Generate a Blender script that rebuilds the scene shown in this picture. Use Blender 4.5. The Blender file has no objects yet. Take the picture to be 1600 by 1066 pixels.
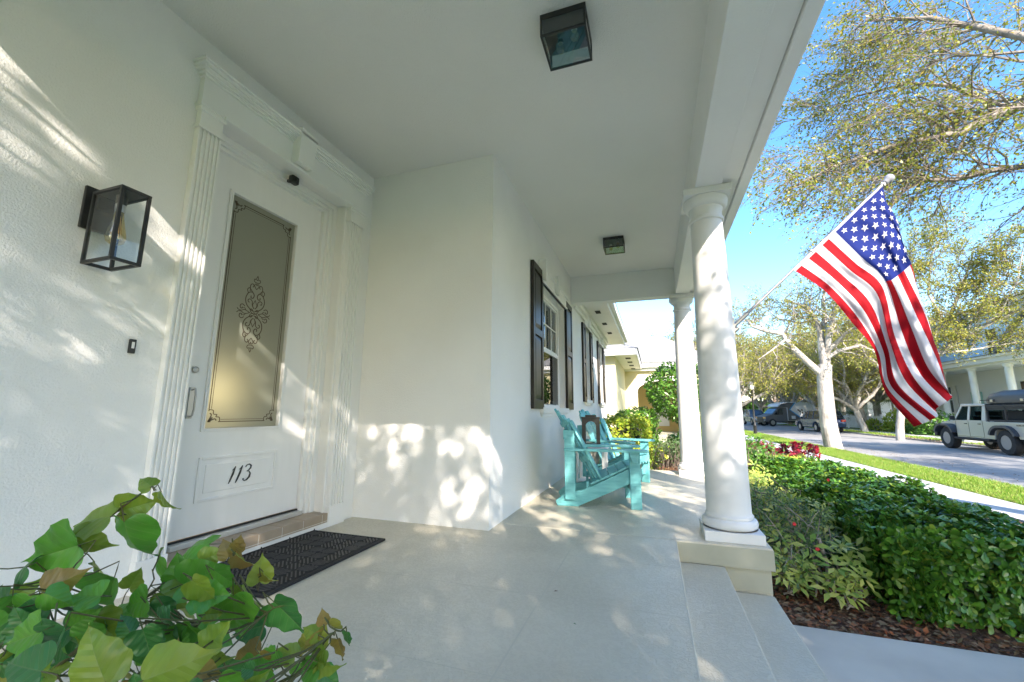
import bpy, bmesh, math, random
import numpy as np
from mathutils import Vector, Matrix
R_=math.radians
random.seed(7); RNG=np.random.default_rng(11)
C=bpy.context.scene.collection
# ------------------------------------------------------------ camera
F=648.5; yaw,pit,rol=-.326478,.167463,.005108
cd=Vector((math.sin(yaw)*math.cos(pit),math.cos(yaw)*math.cos(pit),math.sin(pit)))
cr=Vector((math.cos(yaw),-math.sin(yaw),0)); cu=cr.cross(cd)
c_,s_=math.cos(rol),math.sin(rol)
cr,cu=c_*cr+s_*cu,-s_*cr+c_*cu
CAM=Vector((0,0,1))
def ray(x,y): return (cr*(x-800)+cu*(533-y)+cd*F)/F
def at(x,y,ax,v):            # photo point -> where its sight line meets the plane axis=v
    D=ray(x,y); return CAM+D*((v-CAM[ax])/D[ax])
def atd(x,y,dep): return CAM+ray(x,y)*dep
cam=bpy.data.cameras.new('camera'); co=bpy.data.objects.new('camera',cam); C.objects.link(co)
cam.sensor_width=36; cam.lens=F/1600*36; cam.clip_start=.02; cam.clip_end=2000
co.matrix_world=Matrix(((cr.x,cu.x,-cd.x,0),(cr.y,cu.y,-cd.y,0),(cr.z,cu.z,-cd.z,1),(0,0,0,1)))
bpy.context.scene.camera=co
# ------------------------------------------------------------ materials
def nt(name):
    m=bpy.data.materials.new(name); m.use_nodes=True; t=m.node_tree; return m,t,t.nodes['Principled BSDF']
def c4(c): return (c[0],c[1],c[2],1)
def mat(name,col,rough=.6,col2=None,vs=3,bump=0,bs=60,bd=.01,metal=0,spec=.5,coat=0,detail=4,aniso=None,col3=None):
    m,t,b=nt(name); N=t.nodes; L=t.links
    b.inputs['Base Color'].default_value=c4(col); b.inputs['Roughness'].default_value=rough
    b.inputs['Metallic'].default_value=metal; b.inputs['Specular IOR Level'].default_value=spec
    b.inputs['Coat Weight'].default_value=coat
    tc=N.new('ShaderNodeTexCoord')
    src=tc.outputs['Object']
    if aniso:
        mp=N.new('ShaderNodeMapping'); mp.inputs['Scale'].default_value=aniso; L.new(src,mp.inputs[0]); src=mp.outputs[0]
    if col2:
        n=N.new('ShaderNodeTexNoise'); n.inputs['Scale'].default_value=vs; n.inputs['Detail'].default_value=detail; L.new(src,n.inputs['Vector'])
        r=N.new('ShaderNodeValToRGB'); r.color_ramp.elements[0].position=.35; r.color_ramp.elements[1].position=.65
        r.color_ramp.elements[0].color=c4(col); r.color_ramp.elements[1].color=c4(col2)
        if col3: e=r.color_ramp.elements.new(.8); e.color=c4(col3)
        L.new(n.outputs['Fac'],r.inputs[0]); L.new(r.outputs[0],b.inputs['Base Color'])
    if bump:
        n2=N.new('ShaderNodeTexNoise'); n2.inputs['Scale'].default_value=bs; n2.inputs['Detail'].default_value=3; L.new(src,n2.inputs['Vector'])
        bp=N.new('ShaderNodeBump'); bp.inputs['Strength'].default_value=bump; bp.inputs['Distance'].default_value=bd
        L.new(n2.outputs['Fac'],bp.inputs['Height']); L.new(bp.outputs[0],b.inputs['Normal'])
    return m
def leafmat(name,cols,rough=.4,trans=.35,spec=.5,edge=None):
    m,t,b=nt(name); N=t.nodes; L=t.links
    g=N.new('ShaderNodeNewGeometry'); r=N.new('ShaderNodeValToRGB'); r.color_ramp.interpolation='LINEAR'
    L.new(g.outputs['Random Per Island'],r.inputs[0]); el=r.color_ramp.elements
    el[0].position=0; el[0].color=c4(cols[0]); el[1].position=1; el[1].color=c4(cols[-1])
    for i,c in enumerate(cols[1:-1]): e=el.new((i+1)/(len(cols)-1)); e.color=c4(c)
    src=r.outputs[0]
    tc=N.new('ShaderNodeTexCoord'); n=N.new('ShaderNodeTexNoise'); n.inputs['Scale'].default_value=25; L.new(tc.outputs['Object'],n.inputs['Vector'])
    mx=N.new('ShaderNodeMixRGB'); mx.blend_type='MULTIPLY'; mx.inputs[0].default_value=.35; L.new(src,mx.inputs[1]); L.new(n.outputs['Color'],mx.inputs[2]); src=mx.outputs[0]
    hs=N.new('ShaderNodeBrightContrast'); hs.inputs['Bright'].default_value=0; L.new(src,hs.inputs[0])
    L.new(src,b.inputs['Base Color']); b.inputs['Roughness'].default_value=rough; b.inputs['Specular IOR Level'].default_value=spec
    tr=N.new('ShaderNodeBsdfTranslucent'); L.new(src,tr.inputs[0]); ms=N.new('ShaderNodeMixShader'); ms.inputs[0].default_value=trans
    out=N['Material Output']; L.new(b.outputs[0],ms.inputs[1]); L.new(tr.outputs[0],ms.inputs[2]); L.new(ms.outputs[0],out.inputs[0])
    return m
def glassmat(name,tint=(.95,.97,.97),refl=.03,rough=.0):
    m,t,b=nt(name); N=t.nodes; L=t.links; N.remove(b)
    tr=N.new('ShaderNodeBsdfTransparent'); tr.inputs[0].default_value=c4(tint); gl=N.new('ShaderNodeBsdfGlossy'); gl.inputs['Roughness'].default_value=rough
    fr=N.new('ShaderNodeFresnel'); fr.inputs[0].default_value=1.5
    gb=N.new('ShaderNodeNewGeometry'); iv=N.new('ShaderNodeMath'); iv.operation='SUBTRACT'; iv.inputs[0].default_value=1; L.new(gb.outputs['Backfacing'],iv.inputs[1])
    a0=N.new('ShaderNodeMath'); a0.operation='ADD'; a0.inputs[1].default_value=refl; L.new(fr.outputs[0],a0.inputs[0])
    ad=N.new('ShaderNodeMath'); ad.operation='MULTIPLY'; L.new(a0.outputs[0],ad.inputs[0]); L.new(iv.outputs[0],ad.inputs[1])
    ms=N.new('ShaderNodeMixShader'); L.new(ad.outputs[0],ms.inputs[0]); L.new(tr.outputs[0],ms.inputs[1]); L.new(gl.outputs[0],ms.inputs[2]); L.new(ms.outputs[0],N['Material Output'].inputs[0])
    return m
M={}
M['stucco']=mat('white_stucco',(.84,.84,.82),.85,(.795,.795,.775),1.2,.55,95,.008)
M['ceil']=mat('ceiling_stucco',(.84,.83,.80),.9,(.80,.79,.76),.8,.8,110,.009)
M['trim']=mat('white_trim_paint',(.84,.84,.82),.5,(.80,.80,.78),1.5)
M['door']=mat('door_paint',(.82,.82,.81),.35,(.80,.80,.79),2,.03,30,.002,aniso=(8,8,1))
M['column']=mat('column_paint',(.76,.76,.745),.55,(.68,.68,.66),2.5,.15,60,.003,detail=8)
M['black']=mat('black_metal',(.012,.012,.012),.4,(.02,.02,.018),8,.03,80,.002)
M['shutter']=mat('black_shutter_paint',(.020,.018,.015),.36,(.028,.025,.02),5,.03,60,.001,spec=.35)
M['glass']=glassmat('clear_glass')
M['pane']=glassmat('window_glass',(.55,.6,.6),.15)
M['screen']=mat('insect_screen',(.045,.05,.055),.5)
M['blind']=mat('white_blind',(.5,.52,.5),.6)
M['dark']=mat('dark_interior',(.03,.03,.03),.9)
M['tile']=mat('beige_tile',(.34,.27,.20),.5,(.40,.32,.24),5,.1,40,.002)
M['grout']=mat('grout',(.66,.63,.57),.8)
M['alu']=mat('aluminium_sill',(.62,.63,.63),.35,metal=.6)
M['mat']=mat('black_rubber_mat',(.012,.013,.014),.75,(.02,.021,.022),30,.4,200,.002)
M['plinth']=mat('painted_concrete',(.46,.45,.35),.6,(.37,.365,.28),3,.15,50,.003)
M['teal']=mat('turquoise_paint',(.10,.40,.42),.5,(.16,.50,.52),7,.25,40,.002,aniso=(1,6,6),detail=9)
M['tablewhite']=mat('white_table_paint',(.78,.78,.76),.5)
M['brass']=mat('brass',(.7,.5,.25),.3,metal=1)
M['steel']=mat('brushed_steel',(.5,.5,.5),.3,metal=1)
M['hardware']=mat('satin_nickel',(.45,.44,.42),.35,metal=.9)
M['amber']=glassmat('amber_bulb_glass',(.95,.8,.45),.2)
M['concrete']=mat('grey_concrete',(.60,.57,.49),.85,(.48,.455,.39),1.6,.35,150,.004,detail=9)
M['sidewalk']=mat('pale_concrete',(.52,.52,.50),.85,(.44,.44,.43),2,.2,60,.004)
M['asphalt']=mat('asphalt',(.24,.235,.225),.9,(.33,.325,.31),.9,.6,60,.01,detail=12)
M['kerb']=mat('kerb_concrete',(.36,.35,.33),.85,(.28,.27,.25),3,.2,40,.004)
M['grassground']=mat('lawn_soil',(.12,.19,.035),.9,(.17,.23,.05),2.2,.6,60,.02,col3=(.24,.19,.09))
M['mulch']=mat('bark_mulch',(.10,.05,.028),.95,(.20,.10,.055),14,1,60,.03,col3=(.28,.13,.06))
M['bark']=mat('oak_bark',(.24,.22,.19),.9,(.50,.47,.42),5,1,22,.03,aniso=(1,1,.4),col3=(.60,.58,.53),detail=8)
M['boughbark']=mat('bough_bark',(.13,.11,.09),.9,(.27,.24,.20),6,1,24,.02,aniso=(1,1,.5),col3=(.34,.31,.27),detail=8)
M['twig']=mat('twig_bark',(.13,.105,.085),.9,(.20,.17,.14),3)
M['greystem']=mat('grey_stem',(.26,.22,.18),.9,(.34,.3,.25),20)
M['greenstem']=mat('green_stem',(.07,.10,.03),.6,(.10,.08,.035),12)
M['oakleaf']=leafmat('oak_leaves',[(.14,.22,.02),(.28,.32,.03),(.42,.38,.04),(.20,.30,.03),(.52,.38,.06)],.45,.4)
M['farleaf']=leafmat('canopy_leaves',[(.20,.25,.035),(.34,.35,.05),(.48,.42,.07),(.26,.32,.045)],.55,.35)
M['hedgeleaf']=leafmat('hedge_leaves',[(.06,.20,.025),(.10,.28,.03),(.15,.35,.035),(.08,.22,.04),(.30,.42,.05)],.24,.22,.6)
M['varleaf']=leafmat('variegated_leaves',[(.14,.30,.04),(.42,.50,.08),(.60,.62,.15),(.18,.34,.04),(.50,.56,.12)],.35,.3)
M['shrubleaf']=leafmat('shrub_leaves',[(.07,.15,.05),(.11,.20,.07),(.10,.17,.06)],.5,.25)
M['redleaf']=leafmat('red_leaves',[(.30,.012,.02),(.50,.03,.06),(.16,.01,.02),(.60,.06,.10)],.35,.3)
M['boxleaf']=leafmat('topiary_leaves',[(.05,.16,.02),(.10,.27,.03),(.16,.36,.05),(.08,.2,.03)],.35,.25)
M['yellowleaf']=leafmat('yellow_green_leaves',[(.22,.40,.03),(.40,.54,.05),(.56,.58,.08),(.16,.32,.03)],.4,.3)
M['palm']=leafmat('palm_fronds',[(.09,.2,.02),(.2,.34,.04),(.3,.4,.06)],.4,.3)
M['leafA']=leafmat('vine_leaf_green',[(.10,.36,.05),(.16,.48,.06),(.12,.41,.045)],.3,.38)
M['leafB']=leafmat('vine_leaf_dark',[(.045,.20,.06),(.06,.26,.055)],.3,.28)
M['leafC']=leafmat('vine_leaf_olive',[(.20,.34,.045),(.30,.42,.055),(.17,.32,.04)],.35,.38)
M['leafD']=leafmat('vine_leaf_young',[(.40,.40,.07),(.36,.24,.08),(.36,.46,.07),(.52,.56,.10)],.4,.4)
M['flower']=mat('red_flower',(.6,.02,.03),.5)
M['blade']=leafmat('grass_blades',[(.14,.32,.03),(.22,.42,.04),(.32,.48,.06),(.42,.38,.12)],.5,.3)
M['litter']=leafmat('fallen_leaves',[(.50,.15,.05),(.32,.14,.06),(.18,.10,.055),(.42,.28,.15),(.13,.07,.04)],.7,.1)
M['deadleaf']=leafmat('verge_litter',[(.33,.2,.11),(.25,.15,.08),(.4,.28,.16)],.8,.1)
# porch floor: painted knock-down texture with a soft sheen
def floormat():
    m,t,b=nt('porch_floor_paint'); N=t.nodes; L=t.links; tc=N.new('ShaderNodeTexCoord')
    n=N.new('ShaderNodeTexNoise'); n.inputs['Scale'].default_value=42; n.inputs['Detail'].default_value=5; n.inputs['Distortion'].default_value=1.2; L.new(tc.outputs['Object'],n.inputs['Vector'])
    r=N.new('ShaderNodeValToRGB'); r.color_ramp.elements[0].position=.46; r.color_ramp.elements[1].position=.54; L.new(n.outputs['Fac'],r.inputs[0])
    bp=N.new('ShaderNodeBump'); bp.inputs['Strength'].default_value=.55; bp.inputs['Distance'].default_value=.003; L.new(r.outputs[0],bp.inputs['Height']); L.new(bp.outputs[0],b.inputs['Normal'])
    n2=N.new('ShaderNodeTexNoise'); n2.inputs['Scale'].default_value=1.3; n2.inputs['Detail'].default_value=6; L.new(tc.outputs['Object'],n2.inputs['Vector'])
    r2=N.new('ShaderNodeValToRGB'); n2.inputs['Detail'].default_value=9; r2.color_ramp.elements[0].position=.32; r2.color_ramp.elements[1].position=.62
    r2.color_ramp.elements[0].color=(.56,.51,.395,1); r2.color_ramp.elements[1].color=(.67,.615,.485,1); L.new(n2.outputs['Fac'],r2.inputs[0])
    mx=N.new('ShaderNodeMixRGB'); mx.blend_type='MULTIPLY'; mx.inputs[0].default_value=.035; L.new(r2.outputs[0],mx.inputs[1]); L.new(r.outputs[0],mx.inputs[2]); L.new(mx.outputs[0],b.inputs['Base Color'])
    rr=N.new('ShaderNodeMapRange'); b.inputs['Specular IOR Level'].default_value=.35; rr.inputs[3].default_value=.5; rr.inputs[4].default_value=.36; L.new(r.outputs[0],rr.inputs[0]); L.new(rr.outputs[0],b.inputs['Roughness'])
    return m
M['floor']=floormat()
M['joint']=mat('floor_joint',(.57,.53,.42),.5)
# ------------------------------------------------------------ mesh builder
class MB:
    def __init__(s): s.v=[]; s.f=[]; s.m=[]; s.T=None; s.sm=[]
    def add(s,vs,fs,mi=0,sm=False):
        o=len(s.v)
        if s.T is not None: vs=[s.T@Vector(p) for p in vs]
        s.v+= [tuple(p) for p in vs]; s.f+=[tuple(i+o for i in f) for f in fs]; s.m+=[mi]*len(fs); s.sm+=[sm]*len(fs); return s
    def box(s,x0,x1,y0,y1,z0,z1,mi=0):
        x0,x1=min(x0,x1),max(x0,x1); y0,y1=min(y0,y1),max(y0,y1); z0,z1=min(z0,z1),max(z0,z1)
        return s.add([(x0,y0,z0),(x1,y0,z0),(x1,y1,z0),(x0,y1,z0),(x0,y0,z1),(x1,y0,z1),(x1,y1,z1),(x0,y1,z1)],
          [(0,3,2,1),(4,5,6,7),(0,1,5,4),(1,2,6,5),(2,3,7,6),(3,0,4,7)],mi)
    def prism(s,pts,ax,a,b,mi=0):     # 2D outline extruded along axis ax from a to b
        n=len(pts)
        def P(p,t): 
            return {0:(t,p[0],p[1]),1:(p[0],t,p[1]),2:(p[0],p[1],t)}[ax]
        vs=[P(p,a) for p in pts]+[P(p,b) for p in pts]
        return s.add(vs,[tuple(range(n))[::-1],tuple(range(n,2*n))]+[(i,(i+1)%n,n+(i+1)%n,n+i) for i in range(n)],mi)
    def bar(s,a,b,w,h,mi=0,up=(0,0,1)):   # board from a to b
        a=Vector(a);b=Vector(b);d=(b-a).normalized();u=Vector(up);r=d.cross(u).normalized();u=r.cross(d)
        vs=[p+r*(i*w/2)+u*(j*h/2) for p in (a,b) for i,j in ((-1,-1),(1,-1),(1,1),(-1,1))]
        return s.add(vs,[(0,1,2,3),(7,6,5,4),(0,4,5,1),(1,5,6,2),(2,6,7,3),(3,7,4,0)],mi)
    def tube(s,pts,rad,n=8,mi=0,cap=True):
        pts=[Vector(p) for p in pts]; k=len(pts)
        if not hasattr(rad,'__len__'): rad=[rad]*k
        vs=[];prev=None
        for i,p in enumerate(pts):
            d=(pts[min(i+1,k-1)]-pts[max(i-1,0)])
            d=d.normalized() if d.length>1e-9 else Vector((0,0,1))
            if prev is None:
                r=d.cross(Vector((0,0,1)) if abs(d.z)<.9 else Vector((1,0,0))).normalized()
            else: r=(prev-d*prev.dot(d)).normalized()
            prev=r; u=d.cross(r)
            for j in range(n):
                a=2*math.pi*j/n; vs.append(p+(r*math.cos(a)+u*math.sin(a))*rad[i])
        fs=[(i*n+j,i*n+(j+1)%n,(i+1)*n+(j+1)%n,(i+1)*n+j) for i in range(k-1) for j in range(n)]
        if cap and n>2: fs+=[tuple(range(n))[::-1],tuple((k-1)*n+j for j in range(n))]
        return s.add(vs,fs,mi,True)
    def lathe(s,prof,c=(0,0,0),n=32,mi=0,ax=2,caps=True):   # prof: (r,h)
        vs=[];k=len(prof)
        for r,h in prof:
            for j in range(n):
                a=2*math.pi*j/n; x,y=r*math.cos(a),r*math.sin(a)
                p={2:(x,y,h),0:(h,x,y),1:(x,h,y)}[ax]; vs.append((c[0]+p[0],c[1]+p[1],c[2]+p[2]))
        fs=[(i*n+j,i*n+(j+1)%n,(i+1)*n+(j+1)%n,(i+1)*n+j) for i in range(k-1) for j in range(n)]
        if caps: fs+=[tuple(range(n))[::-1],tuple((k-1)*n+j for j in range(n))]
        return s.add(vs,fs,mi,True)
    def ribbon(s,pts,w,ax=0,c0=0,th=.002,mi=0):   # variable-width stroke lying in the plane axis=c0
        P=[Vector((p[0],p[1])) for p in pts]; k=len(P)
        if not hasattr(w,'__len__'): w=[w]*k
        L=[];Rr=[]
        for i,p in enumerate(P):
            d=(P[min(i+1,k-1)]-P[max(i-1,0)]); d=d.normalized() if d.length>1e-9 else Vector((1,0)); n=Vector((-d.y,d.x))*w[i]/2
            L.append(p+n);Rr.append(p-n)
        def Q(p,t): return {0:(t,p.x,p.y),1:(p.x,t,p.y)}[ax]
        vs=[Q(p,c0+th) for p in L]+[Q(p,c0+th) for p in Rr]+[Q(p,c0) for p in L]+[Q(p,c0) for p in Rr]
        fs=[]
        for i in range(k-1): fs+=[(i,i+1,k+i+1,k+i),(i,2*k+i,2*k+i+1,i+1),(k+i,k+i+1,3*k+i+1,3*k+i)]
        fs+=[(0,k,3*k,2*k),(k-1,3*k-1,4*k-1,2*k-1)]
        return s.add(vs,fs,mi)
    def build(s,name,mats,parent=None,bevel=0,loc=None,auto=None):
        me=bpy.data.meshes.new(name); me.from_pydata(s.v,[],s.f)
        if not isinstance(mats,(list,tuple)): mats=[mats]
        for m in mats: me.materials.append(m)
        me.polygons.foreach_set('material_index',s.m); me.polygons.foreach_set('use_smooth',s.sm)
        bm=bmesh.new(); bm.from_mesh(me); bmesh.ops.recalc_face_normals(bm,faces=bm.faces); bm.to_mesh(me); bm.free()
        o=bpy.data.objects.new(name,me); C.objects.link(o)
        if parent is not None: o.parent=parent
        if loc: o.location=loc
        if any(s.sm):
            for e in me.edges: pass
            try: me.set_sharp_from_angle(angle=R_(38))
            except Exception: pass
        if bevel:
            b=o.modifiers.new('bevel','BEVEL'); b.width=bevel; b.segments=2; b.limit_method='ANGLE'; b.angle_limit=R_(50)
        return o
def fastmesh(name,V,Fq,mats,parent=None,smooth=False,mi=None):
    me=bpy.data.meshes.new(name); V=np.asarray(V,dtype=np.float32); Fq=np.asarray(Fq,dtype=np.int32)
    k=Fq.shape[1]; me.vertices.add(len(V)); me.vertices.foreach_set('co',V.ravel())
    me.loops.add(Fq.size); me.loops.foreach_set('vertex_index',Fq.ravel())
    me.polygons.add(len(Fq)); me.polygons.foreach_set('loop_start',np.arange(len(Fq),dtype=np.int32)*k)
    me.polygons.foreach_set('loop_total',np.full(len(Fq),k,dtype=np.int32))
    if mi is not None: me.polygons.foreach_set('material_index',np.asarray(mi,dtype=np.int32))
    if smooth: me.polygons.foreach_set('use_smooth',np.ones(len(Fq),dtype=bool))
    me.update(calc_edges=True); me.validate()
    for m in (mats if isinstance(mats,(list,tuple)) else [mats]): me.materials.append(m)
    o=bpy.data.objects.new(name,me); C.objects.link(o)
    if parent is not None: o.parent=parent
    return o
def empty(name,loc=(0,0,0),rz=0):
    o=bpy.data.objects.new(name,None); C.objects.link(o); o.location=loc; o.rotation_euler=(0,0,rz); o.empty_display_size=.1; return o
def tag(o,label=None,cat=None,group=None,kind=None):
    if label: o['label']=label
    if cat: o['category']=cat
    if group: o['group']=group
    if kind: o['kind']=kind
    return o
def copy_tree(o,parent=None):
    c=o.copy(); C.objects.link(c); c.parent=parent
    for ch in [x for x in o.children]: copy_tree(ch,c)
    return c
# leaves: templates are (verts, quads); instances by position, axis (tip direction), normal, size
def leaf_inst(pos,tip,nrm,size,tmpl):
    tv,tf=tmpl; tv=np.asarray(tv,float); tf=np.asarray(tf)
    pos=np.asarray(pos,float); tip=np.asarray(tip,float); nrm=np.asarray(nrm,float); size=np.asarray(size,float)
    tip/=np.linalg.norm(tip,axis=1,keepdims=True)+1e-9
    sd=np.cross(tip,nrm); sd/=np.linalg.norm(sd,axis=1,keepdims=True)+1e-9; nn=np.cross(sd,tip)
    V=pos[:,None,:]+size[:,None,None]*(tv[None,:,0:1]*sd[:,None,:]+tv[None,:,1:2]*tip[:,None,:]+tv[None,:,2:3]*nn[:,None,:])
    n=len(pos); Fq=(tf[None]+(np.arange(n)*len(tv))[:,None,None]).reshape(-1,tf.shape[1])
    return V.reshape(-1,3),Fq
LEAF_OVAL=([(0,0,0),(.22,.3,.05),(0,.35,0),(-.22,.3,.05),(.2,.7,.03),(0,.75,-.02),(-.2,.7,.03),(0,1,-.08)],[(0,1,2,2),(0,2,3,3),(1,4,5,2),(2,5,6,3),(4,7,5,5),(5,7,6,6)])
LEAF_OVAL=([(0,0,0),(.24,.38,.06),(0,1,-.06),(-.24,.38,.06),(0,.4,0)],[(0,1,2,4),(0,4,2,3)])
LEAF_OBOV=([(0,0,0),(.13,.3,.04),(.25,.65,.05),(.14,.93,0),(0,1,-.03),(-.14,.93,0),(-.25,.65,.05),(-.13,.3,.04),(0,.62,0)],[(0,1,2,8),(8,2,3,4),(0,8,6,7),(8,4,5,6)])
LEAF_SMALL=([(0,0,0),(.28,.5,.06),(0,1,0),(-.28,.5,.06)],[(0,1,2,3)])
def rnd_unit(n):
    v=RNG.normal(size=(n,3)); return v/np.linalg.norm(v,axis=1,keepdims=True)
# ============================================================ HOUSE WITH PORCH
WX=-2.78; RY=3.475; FX=-1.377; CZ=3.5
house=empty('porch_house',(-2.78,3.475,-.5)); tag(house,'white stucco house with a columned front porch, number 113 on its door','house')
house.location=(0,0,0)
H=lambda mb,name,mats,bevel=0: mb.build(name,mats,house,bevel)
# walls (with door opening and window openings)
OY0,OY1,OZ=1.817,3.108,3.0
w=MB()
w.box(WX-.2,WX,-5,OY0,-.5,CZ).box(WX-.2,WX,OY1,RY,-.5,CZ).box(WX-.2,WX,OY0,OY1,OZ,CZ).box(WX-.2,WX,OY0,OY1,-.5,.0)
H(w,'door_wall','x' and M['stucco'])
w=MB(); w.box(WX-.2,FX-.2,RY,RY+.2,-.5,CZ); w.add([],[]); H(w,'recess_wall',M['stucco'])
WIN=[(5.25,6.83,1.05,2.72),(8.98,9.72,1.25,2.85),(11.42,12.3,1.25,2.85)]
w=MB(); y=RY
for a,b,z0,z1 in WIN:
    w.box(FX-.2,FX,y,a,-.5,CZ); w.box(FX-.2,FX,a,b,-.5,z0); w.box(FX-.2,FX,a,b,z1,CZ); y=b
w.box(FX-.2,FX,y,13.2,-.5,CZ); w.box(-9,FX-.2,13.0,13.2,-.5,CZ)
H(w,'front_wall',M['stucco'])
# ceiling, beams
w=MB(); w.box(WX,.447,.51,RY,CZ,CZ+.1); w.box(FX,.447,RY,7.51,CZ,CZ+.1); H(w,'porch_ceiling',M['ceil'])
w=MB(); w.box(.447,.668,.29,7.73,3.0,3.6); w.box(FX,.447,7.51,7.73,3.0,3.6); w.box(WX,.447,.29,.51,3.0,3.6); H(w,'porch_beam',M['stucco'],.006)
w=MB(); w.box(.668,.81,.29,7.9,3.03,3.06); H(w,'soffit',M['trim'])
w=MB(); w.box(.816,.90,.29,8.0,3.0,3.22); w.box(.90,.915,.29,8.0,3.14,3.22); H(w,'fascia',M['trim'],.004)
# eave along the front wall beyond the porch
w=MB(); w.box(FX,-.83,7.73,13.75,3.16,3.2); H(w,'eave_soffit',M['trim'])
w=MB(); w.box(-.83,-.79,7.73,13.79,3.13,3.33); w.box(-.79,-.70,7.75,13.85,3.22,3.36); H(w,'eave_gutter',M['trim'],.006)
w=MB(); w.box(FX,FX+.10,7.73,13.2,3.05,3.16); w.box(FX,FX+.05,7.73,13.2,2.96,3.05); H(w,'eave_moulding',M['trim'],.01)
for yy in (8.9,10.2,11.5): H(MB().box(-1.12,-1.01,yy,yy+.26,3.152,3.159),'soffit_vent',M['dark'])
# roof
w=MB()
w.add([(.92,.2,3.225),(.92,8.05,3.225),(.42,8.05,3.63),(.42,.2,3.63),(-3.6,8.05,5.4),(-3.6,.2,5.4)],[(0,1,2,3),(3,2,4,5)])
w.add([(-.69,8.05,3.37),(-.69,13.9,3.37),(-3.6,11,4.9),(-3.6,8.05,4.9)],[(0,1,2,3)])
w.add([(-.69,13.9,3.37),(-9,13.9,3.37),(-6,11,4.9),(-3.6,11,4.9)],[(0,1,2,3)])
w.add([(.42,.285,3.602),(-3.6,.285,3.602),(-3.6,.285,5.38)],[(0,1,2)])
H(w,'roof',mat('grey_shingles',(.28,.27,.25),.9,(.36,.35,.33),6,.5,30,.01))
# porch floor and steps
w=MB(); w.box(WX,.12,-.6,3.74,-.5,0); w.box(WX,.79,3.74,7.95,-.16,0); w.box(WX,.765,3.765,7.93,-.5,-.16)
w.box(.12,.455,-.6,3.74,-.5,-.157); w.box(.455,.77,-.6,3.74,-.5,-.322)
o=H(w,'porch_floor',M['floor'],.012)
w=MB()
w.box(-.636,-.628,-.6,7.9,.0,.0012); w.box(-1.9,-1.893,-.6,3.4,.0,.0012); w.box(.108,.114,-.6,7.9,.0,.0012)
for yy in (.9,1.66,2.40,3.1,4.6,6.1): w.box(-2.7 if yy<3.4 else -1.36,.10,yy,yy+.004,.0004,.0007)
H(w,'floor_joint',M['joint'])
w=MB(); w.box(.12,.79,3.736,3.7399,-.155,-.012); w.box(.456,.765,3.7605,3.7645,-.32,-.16)
H(w,'porch_floor_edge',M['plinth'])
# columns
def column(y):
    w=MB(); cx=.545
    w.box(cx-.212,cx+.212,y-.212,y+.212,0,.075)
    prof=[(.205,.075)]
    for i in range(9):
        a=math.pi*i/8; prof.append((.178+.032*math.sin(a)+.0,.115-.04*math.cos(a)))
    prof+=[(.182,.157),(.182,.175),(.172,.185)]
    for i in range(13):
        t=i/12; prof.append((.168-.034*t**1.6,.2+2.52*t))
    prof+=[(.134,2.725),(.148,2.73),(.15,2.745),(.148,2.76),(.135,2.765),(.135,2.83),(.142,2.84),(.145,2.85)]
    for i in range(7):
        a=math.pi/2*i/6; prof.append((.145+.045*math.sin(a),2.855+.06*(1-math.cos(a))))
    prof+=[(.192,2.93),(.19,2.94)]
    w.lathe(prof,(cx,y,0),48); w.box(cx-.198,cx+.198,y-.198,y+.198,2.94,2.999)
    H(w,'column',M['column'],.006)
column(4.01); column(7.62); column(.40)
# ---- door surround
w=MB()
def fluted(y0,y1,z0,z1,w):
    x=-2.735; w.box(WX,x-.012,y0,y1,z0,z1)
    n=5; fw=(y1-y0)/(2*n+1)
    for i in range(n+1): w.box(x-.012,x,y0+fw*2*i,y0+fw*(2*i+1),z0,z1)
for y0,y1 in ((1.663,1.812),(3.113,3.30)):
    w=MB(); fluted(y0,y1,.17,2.83,w); w.box(WX,-2.728,y0-.006,y1+.006,0,.17)
    w.box(WX,-2.735,y0,y1,2.83,2.985); w.box(WX,-2.722,y0-.012,y1+.012,2.83,2.85); w.box(WX,-2.715,y0-.02,y1+.02,2.985,3.0); w.box(WX,-2.724,y0-.012,y1+.012,2.955,2.985)
    H(w,'pilaster',M['trim'],.002)
w=MB(); w.box(WX,-2.735,1.655,3.31,3.0,3.2); w.box(WX,-2.70,1.80,3.125,2.975,3.0)
for i,(z0,z1,p,e) in enumerate(((3.2,3.218,.06,.01),(3.218,3.235,.075,.025),(3.235,3.25,.095,.04),(3.25,3.272,.115,.055),(3.272,3.29,.125,.062))):
    w.box(WX,WX+p,1.655-e,3.31+min(e,.04),z0,z1)
H(w,'entablature',M['trim'],.003)
w=MB(); w.prism([(2.375,3.01),(2.525,3.01),(2.565,3.33),(2.385,3.33)],0,WX,-2.655); H(w,'keystone',M['trim'],.004)
# frame inside the opening (stepped)
w=MB(); DX=-2.97
for x0,x1,ya,zt in ((-2.805,-2.783,.018,.018),(-2.915,-2.895,.055,.05),(-2.94,-2.915,.085,.075),(-2.98,-2.94,.125,.10)):
    w.box(x0,x1,OY0,OY0+ya,.05,OZ); w.box(x0,x1,OY1-ya,OY1,.05,OZ); w.box(x0,x1,OY0+ya,OY1-ya,OZ-zt,OZ)
H(w,'door_frame',M['trim'],.004)
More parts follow.
